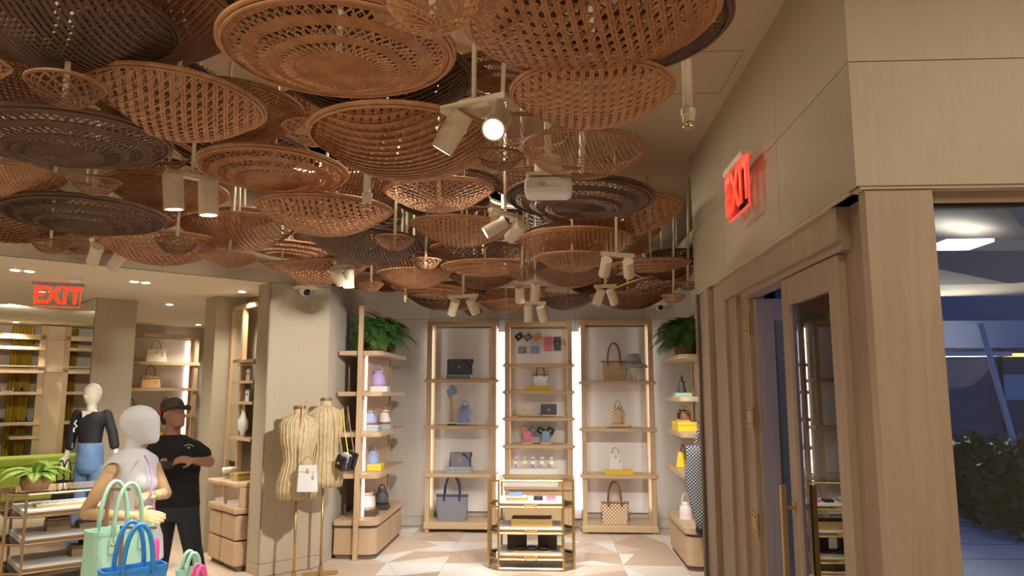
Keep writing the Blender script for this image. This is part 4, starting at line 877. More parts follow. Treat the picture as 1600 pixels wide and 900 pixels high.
t = thing('open_box', 'open gold box with dark lining in the middle tray', 'box', ontray(831, 1)); obj('box_wall', G().box(-.21, .21, -.12, -.11, 0, .08).box(-.21, .21, .11, .12, 0, .08).box(-.21, -.2, -.11, .11, 0, .08).box(.2, .21, -.11, .11, 0, .08), 'gold', t); obj('dark_lining', G().box(-.2, .2, -.11, .11, 0, .05), 'dbox', t)
for k, px in enumerate((808, 855)):
    t = thing('gift_box', ('left', 'right')[k]+' black box standing in the lowest tray', 'box', ontray(px, 2, .3)); obj('box_body', G().box(-.1, .1, -.05, .05, 0, .13), 'dbox', t, bevel=.003); obj('box_lid', G().box(-.102, .102, -.052, .052, .13, .16), 'dbox', t, bevel=.003)
q_ = ontray(831, 2, .14)
t = thing('belt_tray', 'gold tray with rolled dark belts in the lowest tray', 'tray', q_); obj('tray_base', G().box(-.19, .19, -.06, .06, 0, .02), 'gold', t)
for k in range(3): tag(obj('rolled_belt', G().tube([(.05*math.cos(a_*.6), .035*math.sin(a_*.6), .02) for a_ in range(10)], .016, 6, closed=True), ('bleather', 'navy', 'bleather')[k], smooth=True, loc=(q_[0]-.12+k*.12, q_[1], q_[2]+.018)), ('left rolled black belt in the gold tray', 'middle rolled navy belt in the gold tray', 'right rolled black belt in the gold tray')[k], 'belt', 'rolled belts')
# left case in the second room
zl = (.66, .42, .17)
lc = glass_case('bronze and glass case at left with a small fern on top', (*uv(-1.28, .84), 0), R(45), 1.36, .7, .87, zl, .13, 'bronze')
def onl(u, v, z): return (*uv(u, v), z)
fern('small light green fern in a woven pot on the left glass case', onl(-1.72, 1.15, .87), 16, .34, 'leaf2', seed=9, droop=.9, pot=(.13, .13), up=.75)
for u_, v_, z_, w_, d_, h_, m_, lb in ((-1.52, 1.12, zl[0]+.05, .4, .2, .03, 'gold', 'flat gold jewellery tray in the left case'), (-1.0, 1.15, zl[0]+.05, .26, .18, .13, 'gold', 'tall gold box in the left case'), (-1.5, 1.2, zl[1]+.05, .2, .16, .12, 'bronze', 'carved brown box in the left case'), (-1.08, 1.2, zl[1]+.05, .5, .2, .06, 'bronze', 'long brown box in the left case'), (-1.25, 1.15, zl[2]+.05, .28, .2, .1, 'bronze', 'brown box at the bottom of the left case')):
    t = thing('jewellery_box', lb, 'box', onl(u_, v_, z_), R(45)); obj('box_base', G().box(-w_/2, w_/2, -d_/2, d_/2, 0, h_*.8), m_, t, bevel=.003); obj('box_lid', G().box(-w_/2+.006, w_/2-.006, -d_/2+.006, d_/2-.006, h_*.8, h_), 'wbox' if 'flat' in lb else m_, t, bevel=.003)
t = thing('flower_ornament', 'dark flower ornament on the bottom brown box', 'ornament', onl(-1.25, 1.15, zl[2]+.15)); 
for k in range(6): obj('petal', G().ell((.045*math.cos(k*1.047), .045*math.sin(k*1.047), .025), .03, .03, .022, 8, 5), 'black', t, smooth=True)
obj('flower_centre', G().ell((0, 0, .035), .028, .028, .028, 8, 5), 'black', t, smooth=True)
for k in range(5): tag(obj('bracelet', G().tube([(.03*math.cos(a_*.785), .03*math.sin(a_*.785), .0) for a_ in range(8)], .006, 5, closed=True), 'silver', loc=onl(-1.66+k*.07, 1.08, zl[0]+.086)), ('first', 'second', 'third', 'fourth', 'fifth')[k]+' silver bracelet from the left in the flat gold tray', 'bracelet', 'silver bracelets in the flat gold tray')
# ------------------------------------------------------------------ woven dress forms
def dress_form(label, loc, rz, z0, sc_=1.0):
    t = thing('dress_form', label, 'dress form', loc, rz, 'woven dress forms')
    prof = [(0, .175, .13), (.08, .185, .14), (.16, .18, .138), (.28, .145, .115), (.36, .125, .10), (.44, .135, .108), (.55, .165, .13), (.62, .17, .128), (.70, .18, .10), (.745, .15, .085), (.775, .085, .07), (.80, .055, .055), (.85, .055, .055)]
    prof = [(z*sc_, w_*sc_, d*sc_) for z, w_, d in prof]
    obj('torso', G().loft([[(w_*math.cos(a_), d*math.sin(a_), z0+z) for a_ in (k*math.pi/14 for k in range(28))] for z, w_, d in prof]), 'seagrass', t, smooth=True)
    for k in range(26):
        a_ = k*2*math.pi/26; obj('woven_rib', G().tube([(w_*1.012*math.cos(a_), d*1.012*math.sin(a_), z0+z) for z, w_, d in prof[:-1]], .0075, 4), 'seagrass', t, smooth=True)
    obj('neck_cap', G().lathe([(.001, .03), (.055, .03), (.06, .015), (.06, 0), (.001, 0)], 18, (0, 0, z0+prof[-1][0])), 'shade', t)
    obj('pole', G().cyl((0, 0, .03), (0, 0, z0), .013, 10), 'brass', t, smooth=True)
    b = obj('base', G().box(-.17, .17, -.012, .012, 0, .03).box(-.012, .012, -.17, .17, 0, .03), 'brass', t); obj('collar', G().lathe([(.001, .09), (.022, .09), (.026, .03), (.001, .03)], 12), 'brass', t)
    return t
p = atY(463, 780, 7.15); f1 = dress_form('front woven dress form wearing a small white bag', (p.x, 7.15, 0), R(12), atY(463, 779, 7.15).z)
p = atY(503, 760, 7.48); f2 = dress_form('rear woven dress form with three small bags slung on it', (p.x+.02, 7.46, 0), R(20), atY(503, 760, 7.48).z)
p = atY(480, 768, 6.95); t = satchel('small white bag with tan handles worn by the front dress form', (p.x, 6.95, p.z), .19, .23, .08, 'whiteb', 'tan', .09, R(8))
st = G(); st.tube([(-.07, .06, .2), (-.12, .10, .45), (-.10, .12, .62), (-.10, .16, .8), (-.08, .24, .83)], .008, 6); obj('shoulder_strap', st, 'tan', t)
for k in range(3):
    p = atY(527+k*7.5, 733-k*3, 7.30); t = flapbag(('front', 'middle', 'rear')[k]+' of three tiny black and silver bags slung from the rear form', (p.x+.02, 7.30+k*.03, p.z), .10, .13, .04, ('bleather', 'silver', 'bleather')[k], 'bleather', R(-35), 'tiny bags slung from the rear dress form')
    t.rotation_euler = (0, R(20), R(-35))
    obj('shoulder_strap', G().tube([(0, .0, .13), (-.12, -.01, .32), (-.22-.01*k, -.02, .52)], .006, 5), ('tan', 'yellow', 'brown')[k], t)
# ------------------------------------------------------------------ second room: shelving on the far walls
def uvbox(g, u0, u1, v0, v1, z0, z1): return g.prism([uv(u0, v0), uv(u1, v0), uv(u1, v1), uv(u0, v1)], z0, z1)
D0 = Vector((*uv(.9, 6.0), 0))
t = thing('display_unit', 'far wooden shelf unit with lit edge behind the man in the cap', 'shelf unit', (0, 0, 0))
zsd = [2.36, 2.02, 1.66, 1.30, .9]
def zpx(u, v, py):            # height of a photo row at a plan point of the second room
    x, y = uv(u, v); lo, hi = -.5, 4
    for _ in range(40):
        mid = (lo+hi)/2; d = Vector((x, y, mid))-CAM; row = 450-F*d.dot(UP)/d.dot(FW)
        if row > py: lo = mid
        else: hi = mid
    return lo
ztd = zpx(1, 5.9, 523); zsd = [zpx(1, 5.85, y) for y in (566, 606, 648, 690)]
for u0 in (.12, 1.28): obj('post', uvbox(G(), u0, u0+.06, 5.85, 5.91, 0, ztd), 'shelfv', t)
obj('top_rail', uvbox(G(), .12, 1.34, 5.85, 5.91, ztd-.06, ztd), 'shelf', t); obj('side_frame', uvbox(G(), 1.28, 1.34, 6.1, 6.17, 0, ztd), 'shelfv', t)
obj('cane_side', uvbox(G(), 1.32, 1.335, 5.91, 6.1, .2, ztd-.06), 'cane', t); obj('led_strip', uvbox(G(), 1.255, 1.27, 6.15, 6.17, .3, ztd-.1), 'led', t); obj('back_board', uvbox(G(), .18, 1.28, 6.175, 6.19, .2, ztd-.06), 'back', t)
for z in zsd: obj('shelf', uvbox(G(), .1, 1.36, 5.83, 6.17, z-.05, z), 'shelf', t)
for u_, k, m_, tr, w_, h_, lb in ((.68, 0, 'creamb', 'tan', .34, .2, 'cream top-handle bag on the upper shelf behind the man'), (.62, 1, 'tan', 'brown', .32, .2, 'tan top-handle bag on the second shelf behind the man'), (.36, 2, 'brown', 'brown', .2, .1, 'small brown bag left of the black one'), (.88, 2, 'bleather', 'bleather', .2, .13, 'small black top-handle bag behind the man\'s cap')):
    satchel(lb, (*uv(u_, 5.98), zsd[k]), w_, h_, .12, m_, tr, .16, R(45), 'top handle bags in the second room')
t = thing('display_box', 'yellow box low on the shelf behind the man', 'box', (*uv(.92, 5.98), zsd[3]), R(45)); obj('box_base', G().box(-.2, .2, -.1, .1, 0, .1), 'yellow', t); obj('box_lid', G().box(-.205, .205, -.105, .105, .1, .15), 'yellow', t)
# shoe wall with curtains
t = thing('shoe_wall_unit', 'wooden shoe shelving before speckled wall at far left', 'shelf unit')
zt2 = CEIL2-.02
for u0 in (-2.4, -.78, -.42): obj('post', uvbox(G(), u0, u0+.09, 7.2, 7.29, 0, zt2), 'shelfv', t)
obj('cane_door', uvbox(G(), -.69, -.42, 7.24, 7.26, .5, zt2), 'cane', t); obj('cane_door', uvbox(G(), -.33, -.1, 7.24, 7.26, .5, zt2), 'cane', t)
zsh = [zpx(-1.2, 7.3, y) for y in (541, 571, 578, 612, 660, 682)]
for k, z in enumerate(zsh):
    obj('shelf', uvbox(G(), -2.4 if k != 5 else -1.1, -.7, 7.15, 7.6, z-(.05 if k != 1 else .02), z), 'shelf', t)
obj('cross_rail', uvbox(G(), -2.4, -.1, 7.2, 7.26, zpx(-1, 7.2, 522)-.08, zpx(-1, 7.2, 522)), 'shelf', t); obj('cross_rail', uvbox(G(), -2.4, -.1, 7.2, 7.26, zpx(-1, 7.2, 575)-.06, zpx(-1, 7.2, 575)), 'shelf', t)
for u0, u1, lb in ((-1.12, -.82, 'mustard curtain panel behind the shoe shelves'), (-1.9, -1.75, 'narrow mustard curtain at the left picture edge')):
    n = 26; g = G(); top = []
    for sgn in (0, .012): top.append([(u0+(u1-u0)*k/n, 7.68+sgn+.03*math.sin(k*1.9)) for k in range(n+1)])
    pl = [uv(*p) for p in top[0]]+[uv(*p) for p in top[1][::-1]]; tag(obj('curtain', g.prism(pl, .05, zt2), 'curtain'), lb, 'curtain')
for k, (u_, zi, m_, lb) in enumerate(((-1.15, 3, 'white', 'white sandal on the shoe shelves'), (-1.02, 3, 'bleather', 'black sandal on the shoe shelves'), (-1.25, 4, 'bleather', 'black flat shoe on the lower shoe shelf'), (-.92, 4, 'navy', 'navy flat shoe on the lower shoe shelf'), (-1.05, 5, 'brown', 'brown sandal on the lowest shoe shelf'))):
    t = thing('sandal', lb, 'shoe', (*uv(u_, 7.35), zsh[zi]), R(45+20*(-1)**k), 'shoes on the shelves'); obj('sole', G().loft([rect_ring(.05, .02, 0), rect_ring(.05, .02, .01)]).prism([(-.12, -.035), (.1, -.04), (.13, 0), (.1, .04), (-.12, .035)], 0, .018), m_, t); g = G(); g.tube([(.06, -.04, .015), (.06, -.02, .06), (.06, .02, .06), (.06, .04, .015)], .012, 6); obj('strap', g, m_, t); g = G(); g.tube([(-.08, -.035, .015), (-.09, 0, .075), (-.08, .035, .015)], .008, 5); obj('ankle_strap', g, m_, t)
t = thing('fern_box', 'dark trailing plant on the shoe shelves at the left edge', 'plant', (*uv(-1.62, 7.35), zsh[0]-.36)); 
fern('dark trailing fern on the shoe shelving at the left edge', (*uv(-1.52, 7.3), zsh[1]+.001), 14, .3, 'leaf', seed=12, up=.5, droop=1.3); bpy.data.objects.remove(t)
zb = zpx(-1.2, 6.6, 716)
t = thing('green_bench', 'lime green upholstered bench below the shoe shelves', 'bench'); obj('seat_pad', uvbox(G(), -2.6, -.35, 6.55, 7.05, zb-.14, zb), 'green', t, bevel=.03); obj('front_pad', uvbox(G(), -2.6, -.35, 6.52, 6.6, .12, zb-.145), 'green', t, bevel=.02); obj('bench_plinth', uvbox(G(), -2.6, -.35, 6.6, 7.0, 0, .12), 'oak', t)
# jewellery niche with mirror and drawers, beside the jamb
t = thing('jewellery_unit', 'wooden frame with tall mirror and jewellery shelves beside the opening', 'shelf unit')
zn = zpx(.2, 1.45, 480)
for v0 in (1.40, 1.06, .5): obj('post', uvbox(G(), .17, .22, v0, v0+.05, 0, zn), 'shelfv', t)
obj('top_rail', uvbox(G(), .17, .22, .5, 1.45, zn-.05, zn), 'shelf', t)
obj('mirror', uvbox(G(), .2, .21, 1.11, 1.40, zpx(.2, 1.3, 720), zpx(.2, 1.3, 564)), 'mir', t); obj('mirror_upper', uvbox(G(), .2, .21, 1.11, 1.40, zpx(.2, 1.3, 562), zn-.05), 'mir', t)
zsn = [zpx(.15, 1.0, y) for y in (563, 595, 627, 682)]
for z in zsn: obj('shelf', uvbox(G(), .08, .36, .52, 1.1, z-.03, z), 'shelf', t)
obj('hook_rail', uvbox(G(), .12, .14, .55, 1.06, zsn[0]-.06, zsn[0]-.05), 'gold', t)
t = thing('jewellery_bust', 'white necklace bust on the jewellery shelf', 'bust', (*uv(.16, .92), zsn[3]), R(-45)); obj('bust_body', G().loft([[(w_*math.cos(a_), w_*.5*math.sin(a_), z) for a_ in (k*math.pi/8 for k in range(16))] for z, w_ in ((0, .05), (.05, .045), (.09, .09), (.17, .095), (.23, .05), (.30, .026), (.36, .024))]), 'white', t, smooth=True); obj('necklace', G().tube([(.03*math.cos(a_*.785), -.02+.03*math.sin(a_*.785), .29) for a_ in range(8)], .004, 5, closed=True), 'gold', t)
for k, (z, m_) in enumerate(((zsn[1], 'white'), (zsn[2], 'white'))):
    t = thing('earring_card', ('upper', 'lower')[k]+' white earring card on the jewellery shelves', 'card', (*uv(.18, .9), z), R(-45)); obj('card', G().box(-.05, .05, 0, .01, 0, .13), m_, t); obj('earring', G().ell((-.02, -.006, .08), .012, .006, .012, 8, 5), 'gold', t); obj('earring', G().ell((.02, -.006, .08), .012, .006, .012, 8, 5), 'gold', t)
for k, (v0, v1, u0) in enumerate(((.72, 1.04, -.13), (.33, .70, -.13))):
    zt_ = zpx(u0, v0, 751+4*k); t = thing('drawer_cabinet', ('rear', 'front')[k]+' of two rounded tan drawer cabinets beside the opening', 'cabinet', (0, 0, 0), 0, 'tan drawer cabinets')
    h = zt_/1.0
    obj('cabinet_top', uvbox(G(), u0-.02, .35, v0-.01, v1+.01, zt_-.05, zt_), 'shelfy', t, bevel=.015); obj('niche_back', uvbox(G(), .3, .35, v0, v1, zt_*.72, zt_-.05), 'back', t)
    obj('niche_side', uvbox(G(), u0+.05, .3, v0, v0+.02, zt_*.72, zt_-.05), 'shelfy', t); obj('niche_side', uvbox(G(), u0+.05, .3, v1-.02, v1, zt_*.72, zt_-.05), 'shelfy', t)
    obj('niche_tray', uvbox(G(), u0, .35, v0-.01, v1+.01, zt_*.64, zt_*.72), 'shelfy', t, bevel=.02); obj('niche_cushion', uvbox(G(), u0+.06, .28, v0+.03, v1-.03, zt_*.72, zt_*.76), 'white', t)
    obj('niche_lamp', uvbox(G(), .1, .12, v0+.03, v1-.03, zt_-.056, zt_-.05), 'led', t)
    for j in (0, 1): obj('drawer', uvbox(G(), u0+.02, .35, v0, v1, .05+j*zt_*.29, .05+(j+1)*zt_*.29-.012), 'shelfy', t, bevel=.02)
    obj('plinth', uvbox(G(), u0+.06, .34, v0+.02, v1-.02, 0, .05), 'groove', t)
zc1 = zpx(-.13, .72, 751); zc2 = zpx(-.13, .33, 755)
t = thing('bracelet_roll', 'white bracelet roll on a stand on the rear drawer cabinet', 'stand', (*uv(.02, .86), zc1), R(45)); obj('roll', G().cyl((-.08, 0, .09), (.08, 0, .09), .03, 14), 'white', t, smooth=True); obj('roll_stand', G().box(-.05, .05, -.03, .03, 0, .012).box(-.008, .008, -.008, .008, .012, .065), 'gbox', t); obj('bracelet', G().tube([(0, .033*math.cos(a_*.628), .09+.033*math.sin(a_*.628)) for a_ in range(10)], .005, 5, closed=True), 'gold', t)
t = thing('gold_box', 'small gold box on the front drawer cabinet', 'box', (*uv(.02, .55), zc2), R(45)); obj('box_base', G().box(-.1, .1, -.06, .06, 0, .05), 'gold', t); obj('box_lid', G().box(-.102, .102, -.062, .062, .052, .075), 'gold', t)
# exit signs
def exit_sign(label, loc, rz, w_, h, mount):
    t = thing('exit_sign', label, 'exit sign', loc, rz, 'red exit signs')
    obj('mount', G().box(-w_/2-.03, w_/2+.03, -.03, .03, h, h+.03) if mount == 'ceil' else G().box(-w_/2, w_/2, -.035, .035, h-.005, h+.03).box(-w_/2+.02, -w_/2+.04, 0, .1, h*.8, h), 'gbox' if mount == 'ceil' else 'cream', t)
    obj('clear_panel', G().box(-w_/2, w_/2, -.006, .006, 0, h), 'acrylic', t); obj('lit_edge', G().box(-w_/2, w_/2, -.006, .006, -.008, 0).box(-w_/2-.006, -w_/2, -.006, .006, 0, h).box(w_/2, w_/2+.006, -.006, .006, 0, h), 'redd', t)
    cu = bpy.data.curves.new('lettering', 'FONT'); cu.body = 'EXIT'; cu.size = h*1.02; cu.align_x = 'CENTER'; cu.align_y = 'CENTER'; cu.extrude = .003; cu.offset = .006; cu.space_character = 1.05
    o = bpy.data.objects.new('lettering', cu); COL.objects.link(o); o.parent = t; o.location = (0, -.01, h*.5); o.rotation_euler = (R(90), 0, 0); o.scale = (.92, 1.12, 1); bpy.context.view_layer.update(); me = bpy.data.meshes.new_from_object(o.evaluated_get(bpy.context.evaluated_depsgraph_get())); bpy.data.objects.remove(o); o = link('lettering', me, M['red'], t); o.location = (0, -.01, h*.5); o.rotation_euler = (R(90), 0, 0); o.scale = (.92, 1.12, 1)
    return t
q_ = atz(92, 442, CEIL2); exit_sign('red EXIT sign hanging from the lower ceiling at left', (q_.x, q_.y, CEIL2-.03-.215), R(28), .40, .215, 'ceil')
a, b = atX(1171, 262, XR-.08), atX(1141, 292, XR-.08); hs = .30
exit_sign('red EXIT sign on the panelled wall above the door', (XR-.09, (a.y+b.y)/2, atX(1156, 332, XR-.09).z), R(-90), abs(b.y-a.y), hs, 'wall')
# recessed lamps of the second room ceiling
for k, (px, py, w_, e) in enumerate(((35, 422, .22, 60), (219, 440, .26, 70), (18, 475, .16, 45), (25, 503, .16, 45), (265, 475, .14, 60), (310, 507, .14, 45), (378, 455, .16, 30))):
    q_ = atz(px, py, CEIL2); t = thing('recessed_downlight', ('twin-lens downlight at the left picture edge', 'twin-lens downlight right of the exit sign', 'downlight left of the exit sign', 'downlight above the shoe shelves', 'single downlight between the two columns', 'downlight above the far shelf unit', 'downlight above the jewellery mirror')[k], 'downlight', q_, R(45), 'recessed downlights of the second room')
    obj('trim_plate', G().box(-w_/2, w_/2, -.05, .05, -.006, 0), 'plaster2', t)
    n = 2 if w_ > .2 else 1
    for j in range(n): obj('lens', G().lathe([(.001, -.012), (.036, -.012), (.036, -.006), (.001, -.006)], 14), 'lens', t, loc=((j-(n-1)/2)*.11, 0, 0))
    lamp('downlight_beam', 'SPOT', (q_.x, q_.y, CEIL2-.03), e*(3 if k in (2, 3) else 2), (1, .91, .76), ((*uv(-1.2+.5*(k == 3), 7.7), 1.2) if k == 2 else (q_.x, q_.y, 0)), .05, 120, .8)
tag(obj('smoke_detector', G().lathe([(.001, 0), (.06, 0), (.055, -.03), (.03, -.045), (.001, -.045)], 18), 'white', loc=atz(118, 434, CEIL2)), 'white smoke detector behind the exit sign', 'smoke detector')
# ------------------------------------------------------------------ figures
def remesh(o, vox, smooth=4):
    m_ = o.modifiers.new('remesh', 'REMESH'); m_.mode = 'VOXEL'; m_.voxel_size = vox; m_.use_smooth_shade = True
    s = o.modifiers.new('smooth', 'SMOOTH'); s.factor = .5; s.iterations = smooth
def seg(g, pts, rad, n=12): g.tube(pts, rad, n); [g.ell(p, r, r, r, 12, 8) for p, r in zip(pts, rad)]
def ering(c, ax, ay, rx, ry, n=20): return [c+ax*(rx*math.cos(2*math.pi*k/n))+ay*(ry*math.sin(2*math.pi*k/n)) for k in range(n)]
def hand_geo(g, wrist, dirv, side, palm_n, L_=.17, curl=.5, r=.0095):
    """palm and five fingers; dirv points from wrist to knuckles, palm_n the way the palm faces, side the thumb side"""
    d = Vector(dirv).normalized(); n = Vector(palm_n); n = (n-d*n.dot(d)).normalized(); s = d.cross(n)*side; w0 = Vector(wrist)
    pl = L_*.52
    g.loft([ering(w0, s, n, .026, .018), ering(w0+d*pl*.35, s, n, .036, .016), ering(w0+d*pl*.8, s, n, .042, .015), ering(w0+d*pl*1.05, s, n, .036, .011)])
    for i, (o_, ln) in enumerate(((.030, .92), (.010, 1.0), (-.010, .94), (-.029, .76))):
        b = w0+d*pl*.92+s*o_; f = L_*.48*ln; pts = [b]; dd = d.copy()
        for k in range(3):
            dd = (dd*math.cos(curl)+n*math.sin(curl)).normalized(); pts.append(pts[-1]+dd*f*(.42, .33, .25)[k])
        seg(g, pts, [r, r*.95, r*.85, r*.72], 8)
    b = w0+d*pl*.28+s*.030; p1 = b+(d*.55+s*.75+n*.3).normalized()*L_*.2; p2 = p1+(d*.9+s*.15+n*.45).normalized()*L_*.17; seg(g, [b, p1, p2], [r*1.25, r*1.1, r*.8], 8)
# --- man in a cap
YM = 5.75
def J(px, py, dy=0): return atY(px, py, YM+dy)
foot = J(280, 700); man = thing('person', 'person in black T-shirt and orange-backed dark cap holding a phone', 'person', (foot.x, YM, 0)); O = Vector((foot.x, YM, 0))
def Jl(px, py, dy=0): return J(px, py, dy)-O
g = G()
hc = Jl(271, 646); fx = Vector((.86, -.42, .28)).normalized(); sx_ = Vector((.42, .86, 0)).normalized(); ux = fx.cross(sx_)*-1
if ux.z < 0: ux = -ux
# head: stacked rings along its own up axis, face towards fx
for_head = [(-.125, .030, .042, .050), (-.105, .044, .055, .038), (-.07, .058, .078, .018), (-.03, .068, .092, .008), (.01, .074, .098, 0), (.05, .074, .098, -.004), (.085, .062, .084, -.008), (.108, .03, .045, -.01)]
g.loft([ering(hc+ux*z+fx*o_, sx_, fx, a_, b_) for z, a_, b_, o_ in for_head])
g.loft([ering(hc+ux*-.02+fx*.088, sx_, ux, .008, .008, 8), ering(hc+ux*-.045+fx*.112, sx_, ux, .015, .012, 8), ering(hc+ux*-.055+fx*.09, sx_, ux, .012, .006, 8)])     # nose
for s in (-1, 1): g.ell(hc+sx_*s*.074+ux*-.012-fx*.008, .012, .02, .03, 10, 6)
g.ell(hc+ux*-.078+fx*.088, .022, .014, .007, 10, 6)
neck = Jl(268, 680); seg(g, [hc+ux*-.09-fx*.015, neck], [.056, .062])
sl, sr = Jl(239, 699, .02), Jl(309, 697, .02); hipc = Jl(275, 790)
seg(g, [neck, Jl(272, 708), Jl(274, 750), hipc], [.068, .1, .1, .1])
el_r, wr_r = Jl(327, 722, .02), Jl(303, 720, -.16); seg(g, [sl, neck+Vector((0, 0, -.05)), sr], [.036, .05, .036]); seg(g, [sr, el_r], [.038, .04]); seg(g, [el_r, wr_r], [.043, .028])
el_l, wr_l = Jl(224, 738, -.03), Jl(243, 735, -.2); seg(g, [sl, el_l], [.038, .04]); seg(g, [el_l, wr_l], [.043, .028])
hand_geo(g, wr_r, Jl(280, 717, -.22)-wr_r, 1, (-.2, .5, -.7), .17, .42); hand_geo(g, wr_l, Jl(258, 727, -.24)-wr_l, 1, (0, -.2, 1), .16, .55)
kr, kl = Jl(300, 852, -.02), Jl(252, 858, .02); ar, al = Jl(322, 940, .0), Jl(238, 945, .05); hr, hl = Jl(292, 800), Jl(258, 800)
for h_, k_, a_ in ((hr, kr, ar), (hl, kl, al)): seg(g, [h_, k_, Vector((a_.x, a_.y, .09))], [.06, .05, .04])
body = obj('body', g, 'skin', man); remesh(body, .0085, 3)
for s in (-1, 1):
    e = hc+fx*.088+sx_*s*.032+ux*.006; ey = obj('eye', G().ell(e, .011, .011, .009, 10, 6), 'white', man, smooth=True); obj('pupil', G().ell(e+fx*.007, .006, .006, .006, 8, 5), 'black', ey, smooth=True); obj('eyebrow', G().tube([e+ux*.02-sx_*.016+fx*.004, e+ux*.025+fx*.009, e+ux*.019+sx_*.018], .004, 5), 'hair', man)
obj('hair', G().loft([ering(hc+ux*z-fx*o_, sx_, fx, a_, b_) for z, a_, b_, o_ in ((-.065, .05, .03, .075), (-.03, .074, .06, .05), (.01, .08, .085, .022), (.04, .081, .095, .01))]), 'hair', man, smooth=True)
cap = obj('cap_crown', G().loft([ering(hc+ux*z-fx*o_, sx_, fx, a_, b_) for z, a_, b_, o_ in ((.018, .084, .106, .004), (.05, .086, .108, .006), (.09, .076, .094, .012), (.118, .05, .064, .014), (.128, .012, .016, .014))]), 'camo', man, smooth=True)
rr = []
for z, a_, b_, o_ in ((.004, .086, .109, .004), (.05, .0885, .1105, .006), (.09, .0785, .0965, .012), (.116, .054, .068, .014)):
    rr.append([hc+ux*z-fx*o_+sx_*(a_*math.cos(t_))+fx*(b_*math.sin(t_)) for t_ in (math.pi*1.08+k*math.pi*.84/10 for k in range(11))])
gq = G()
for i in range(3):
    for k in range(10): gq.quad(rr[i][k], rr[i][k+1], rr[i+1][k+1], rr[i+1][k])
ob = obj('cap_back_panel', gq, 'orange', cap, smooth=True); sd = ob.modifiers.new('solid', 'SOLIDIFY'); sd.thickness = .004
br = [[hc+ux*.026+fx*.085+sx_*(.078*math.cos(t_))*1.0+fx*(s_*math.sin(t_))-ux*(.025*abs(math.cos(t_))) for t_ in (k*math.pi/10 for k in range(11))] for s_ in (.0, .085)]
gq = G()
for k in range(10): gq.quad(br[0][k], br[0][k+1], br[1][k+1], br[1][k])
ob = obj('cap_brim', gq, 'camo', cap, smooth=True); sd = ob.modifiers.new('solid', 'SOLIDIFY'); sd.thickness = .007
# T-shirt
g = G(); X_, Y_ = Vector((1, .12, 0)).normalized(), Vector((-.12, 1, 0)).normalized()
g.loft([ering(c, X_, Y_, a_, b_) for c, a_, b_ in ((Jl(276, 791), .175, .125), (Jl(275, 770), .175, .125), (Jl(274, 745), .178, .128), (Jl(275, 720), .195, .13), (Jl(275, 704), .2, .12), (Jl(275, 695), .185, .105), (Jl(273, 687), .145, .092), (Jl(270, 679), .085, .08))])
seg(g, [sr+Vector((-.02, 0, -.01)), sr*.5+el_r*.5], [.058, .062]); seg(g, [sl+Vector((.02, 0, -.01)), sl*.35+el_l*.65], [.064, .064])
ts = obj('t_shirt', g, 'tee', man); remesh(ts, .011, 4)
lg = G(); c = Jl(295, 697, -.128); lg.tube([c+Vector((-.035+.07*k/6, 0, .012*math.sin(math.pi*k/6))) for k in range(7)], .0035, 4); lg.ell(c+Vector((0, 0, -.012)), .01, .004, .008, 8, 5); obj('shirt_print', lg, 'gbox', ts)
g = G(); g.loft([ering(c, X_, Y_, a_, b_) for c, a_, b_ in ((Jl(276, 782), .168, .12), (Jl(276, 795), .172, .125), (Jl(275, 812), .165, .125))])
for h_, k_, a_ in ((hr, kr, ar), (hl, kl, al)): seg(g, [h_, k_, Vector((a_.x, a_.y, .10))], [.092, .072, .058])
tr_ = obj('trousers', g, 'dpants', man); remesh(tr_, .012, 4)
for a_ in (ar, al): obj('shoe', G().loft([[Vector((a_.x, a_.y, 0))+Vector((w_*math.cos(t_)*.9, -.05+l_*math.sin(t_), z)) for t_ in (k*math.pi/8 for k in range(16))] for z, w_, l_ in ((0, .048, .135), (.03, .05, .135), (.06, .045, .11), (.10, .042, .06))]), 'black', man, smooth=True)
obj('watch_band', G().tube([wr_r*.85+el_r*.15+Vector((0, .034*math.cos(k*.7), .034*math.sin(k*.7))) for k in range(9)], .009, 5, closed=True), 'black', man)
ph = thing('phone', 'dark phone held in the hand of the man in the cap', 'phone', J(254, 727, -.25), R(20)); ph.rotation_euler = (R(35), 0, R(20)); obj('phone_body', G().box(-.075, .075, -.004, .004, -.036, .036), 'black', ph, bevel=.004); obj('phone_screen', G().box(-.07, .07, -.0048, -.004, -.032, .032), 'screen', ph)
# --- white half mannequin with maple arms, in front
YQ = 4.5
def Q(px, py, dy=0): return atY(px, py, YQ+dy)-OQ
OQ = Vector((0, 0, 0)); b0 = atY(212, 850, YQ); OQ = Vector((b0.x, YQ, 0))
mq = thing('half_mannequin', 'white half mannequin with maple wood arms in the left foreground', 'mannequin', OQ)
sp = 1150/(4.5*1.03)
g = G(); X_ = Vector((.95, .3, 0)).normalized(); Y_ = Vector((-.3, .95, 0)).normalized()
hq = Q(219, 663)
for_h = [(-.118, .05, .04, .045), (-.10, .075, .058, .04), (-.06, .1, .075, .016), (-.01, .115, .088, 0), (.04, .116, .09, -.004), (.085, .09, .072, -.006), (.108, .055, .045, -.006), (.118, .012, .01, -.006)]
g.loft([ering(hq+Vector((0, 0, z))+X_*o_, X_, Y_, a_, b_) for z, a_, b_, o_ in for_h])
seg(g, [hq+Vector((-.025, 0, -.07)), Q(209, 702)], [.046, .05])
g.loft([ering(Q(cx, py), X_, Y_, hw/sp, hw/sp*k_) for cx, py, hw, k_ in ((210, 700, 14, .9), (208, 708, 26, .9), (205, 718, 34, .95), (204, 735, 38, .95), (208, 755, 38, .9), (207, 775, 34, .9), (206, 795, 31, .85), (209, 815, 34, .85), (213, 840, 37, .85), (215, 875, 36, .9))])
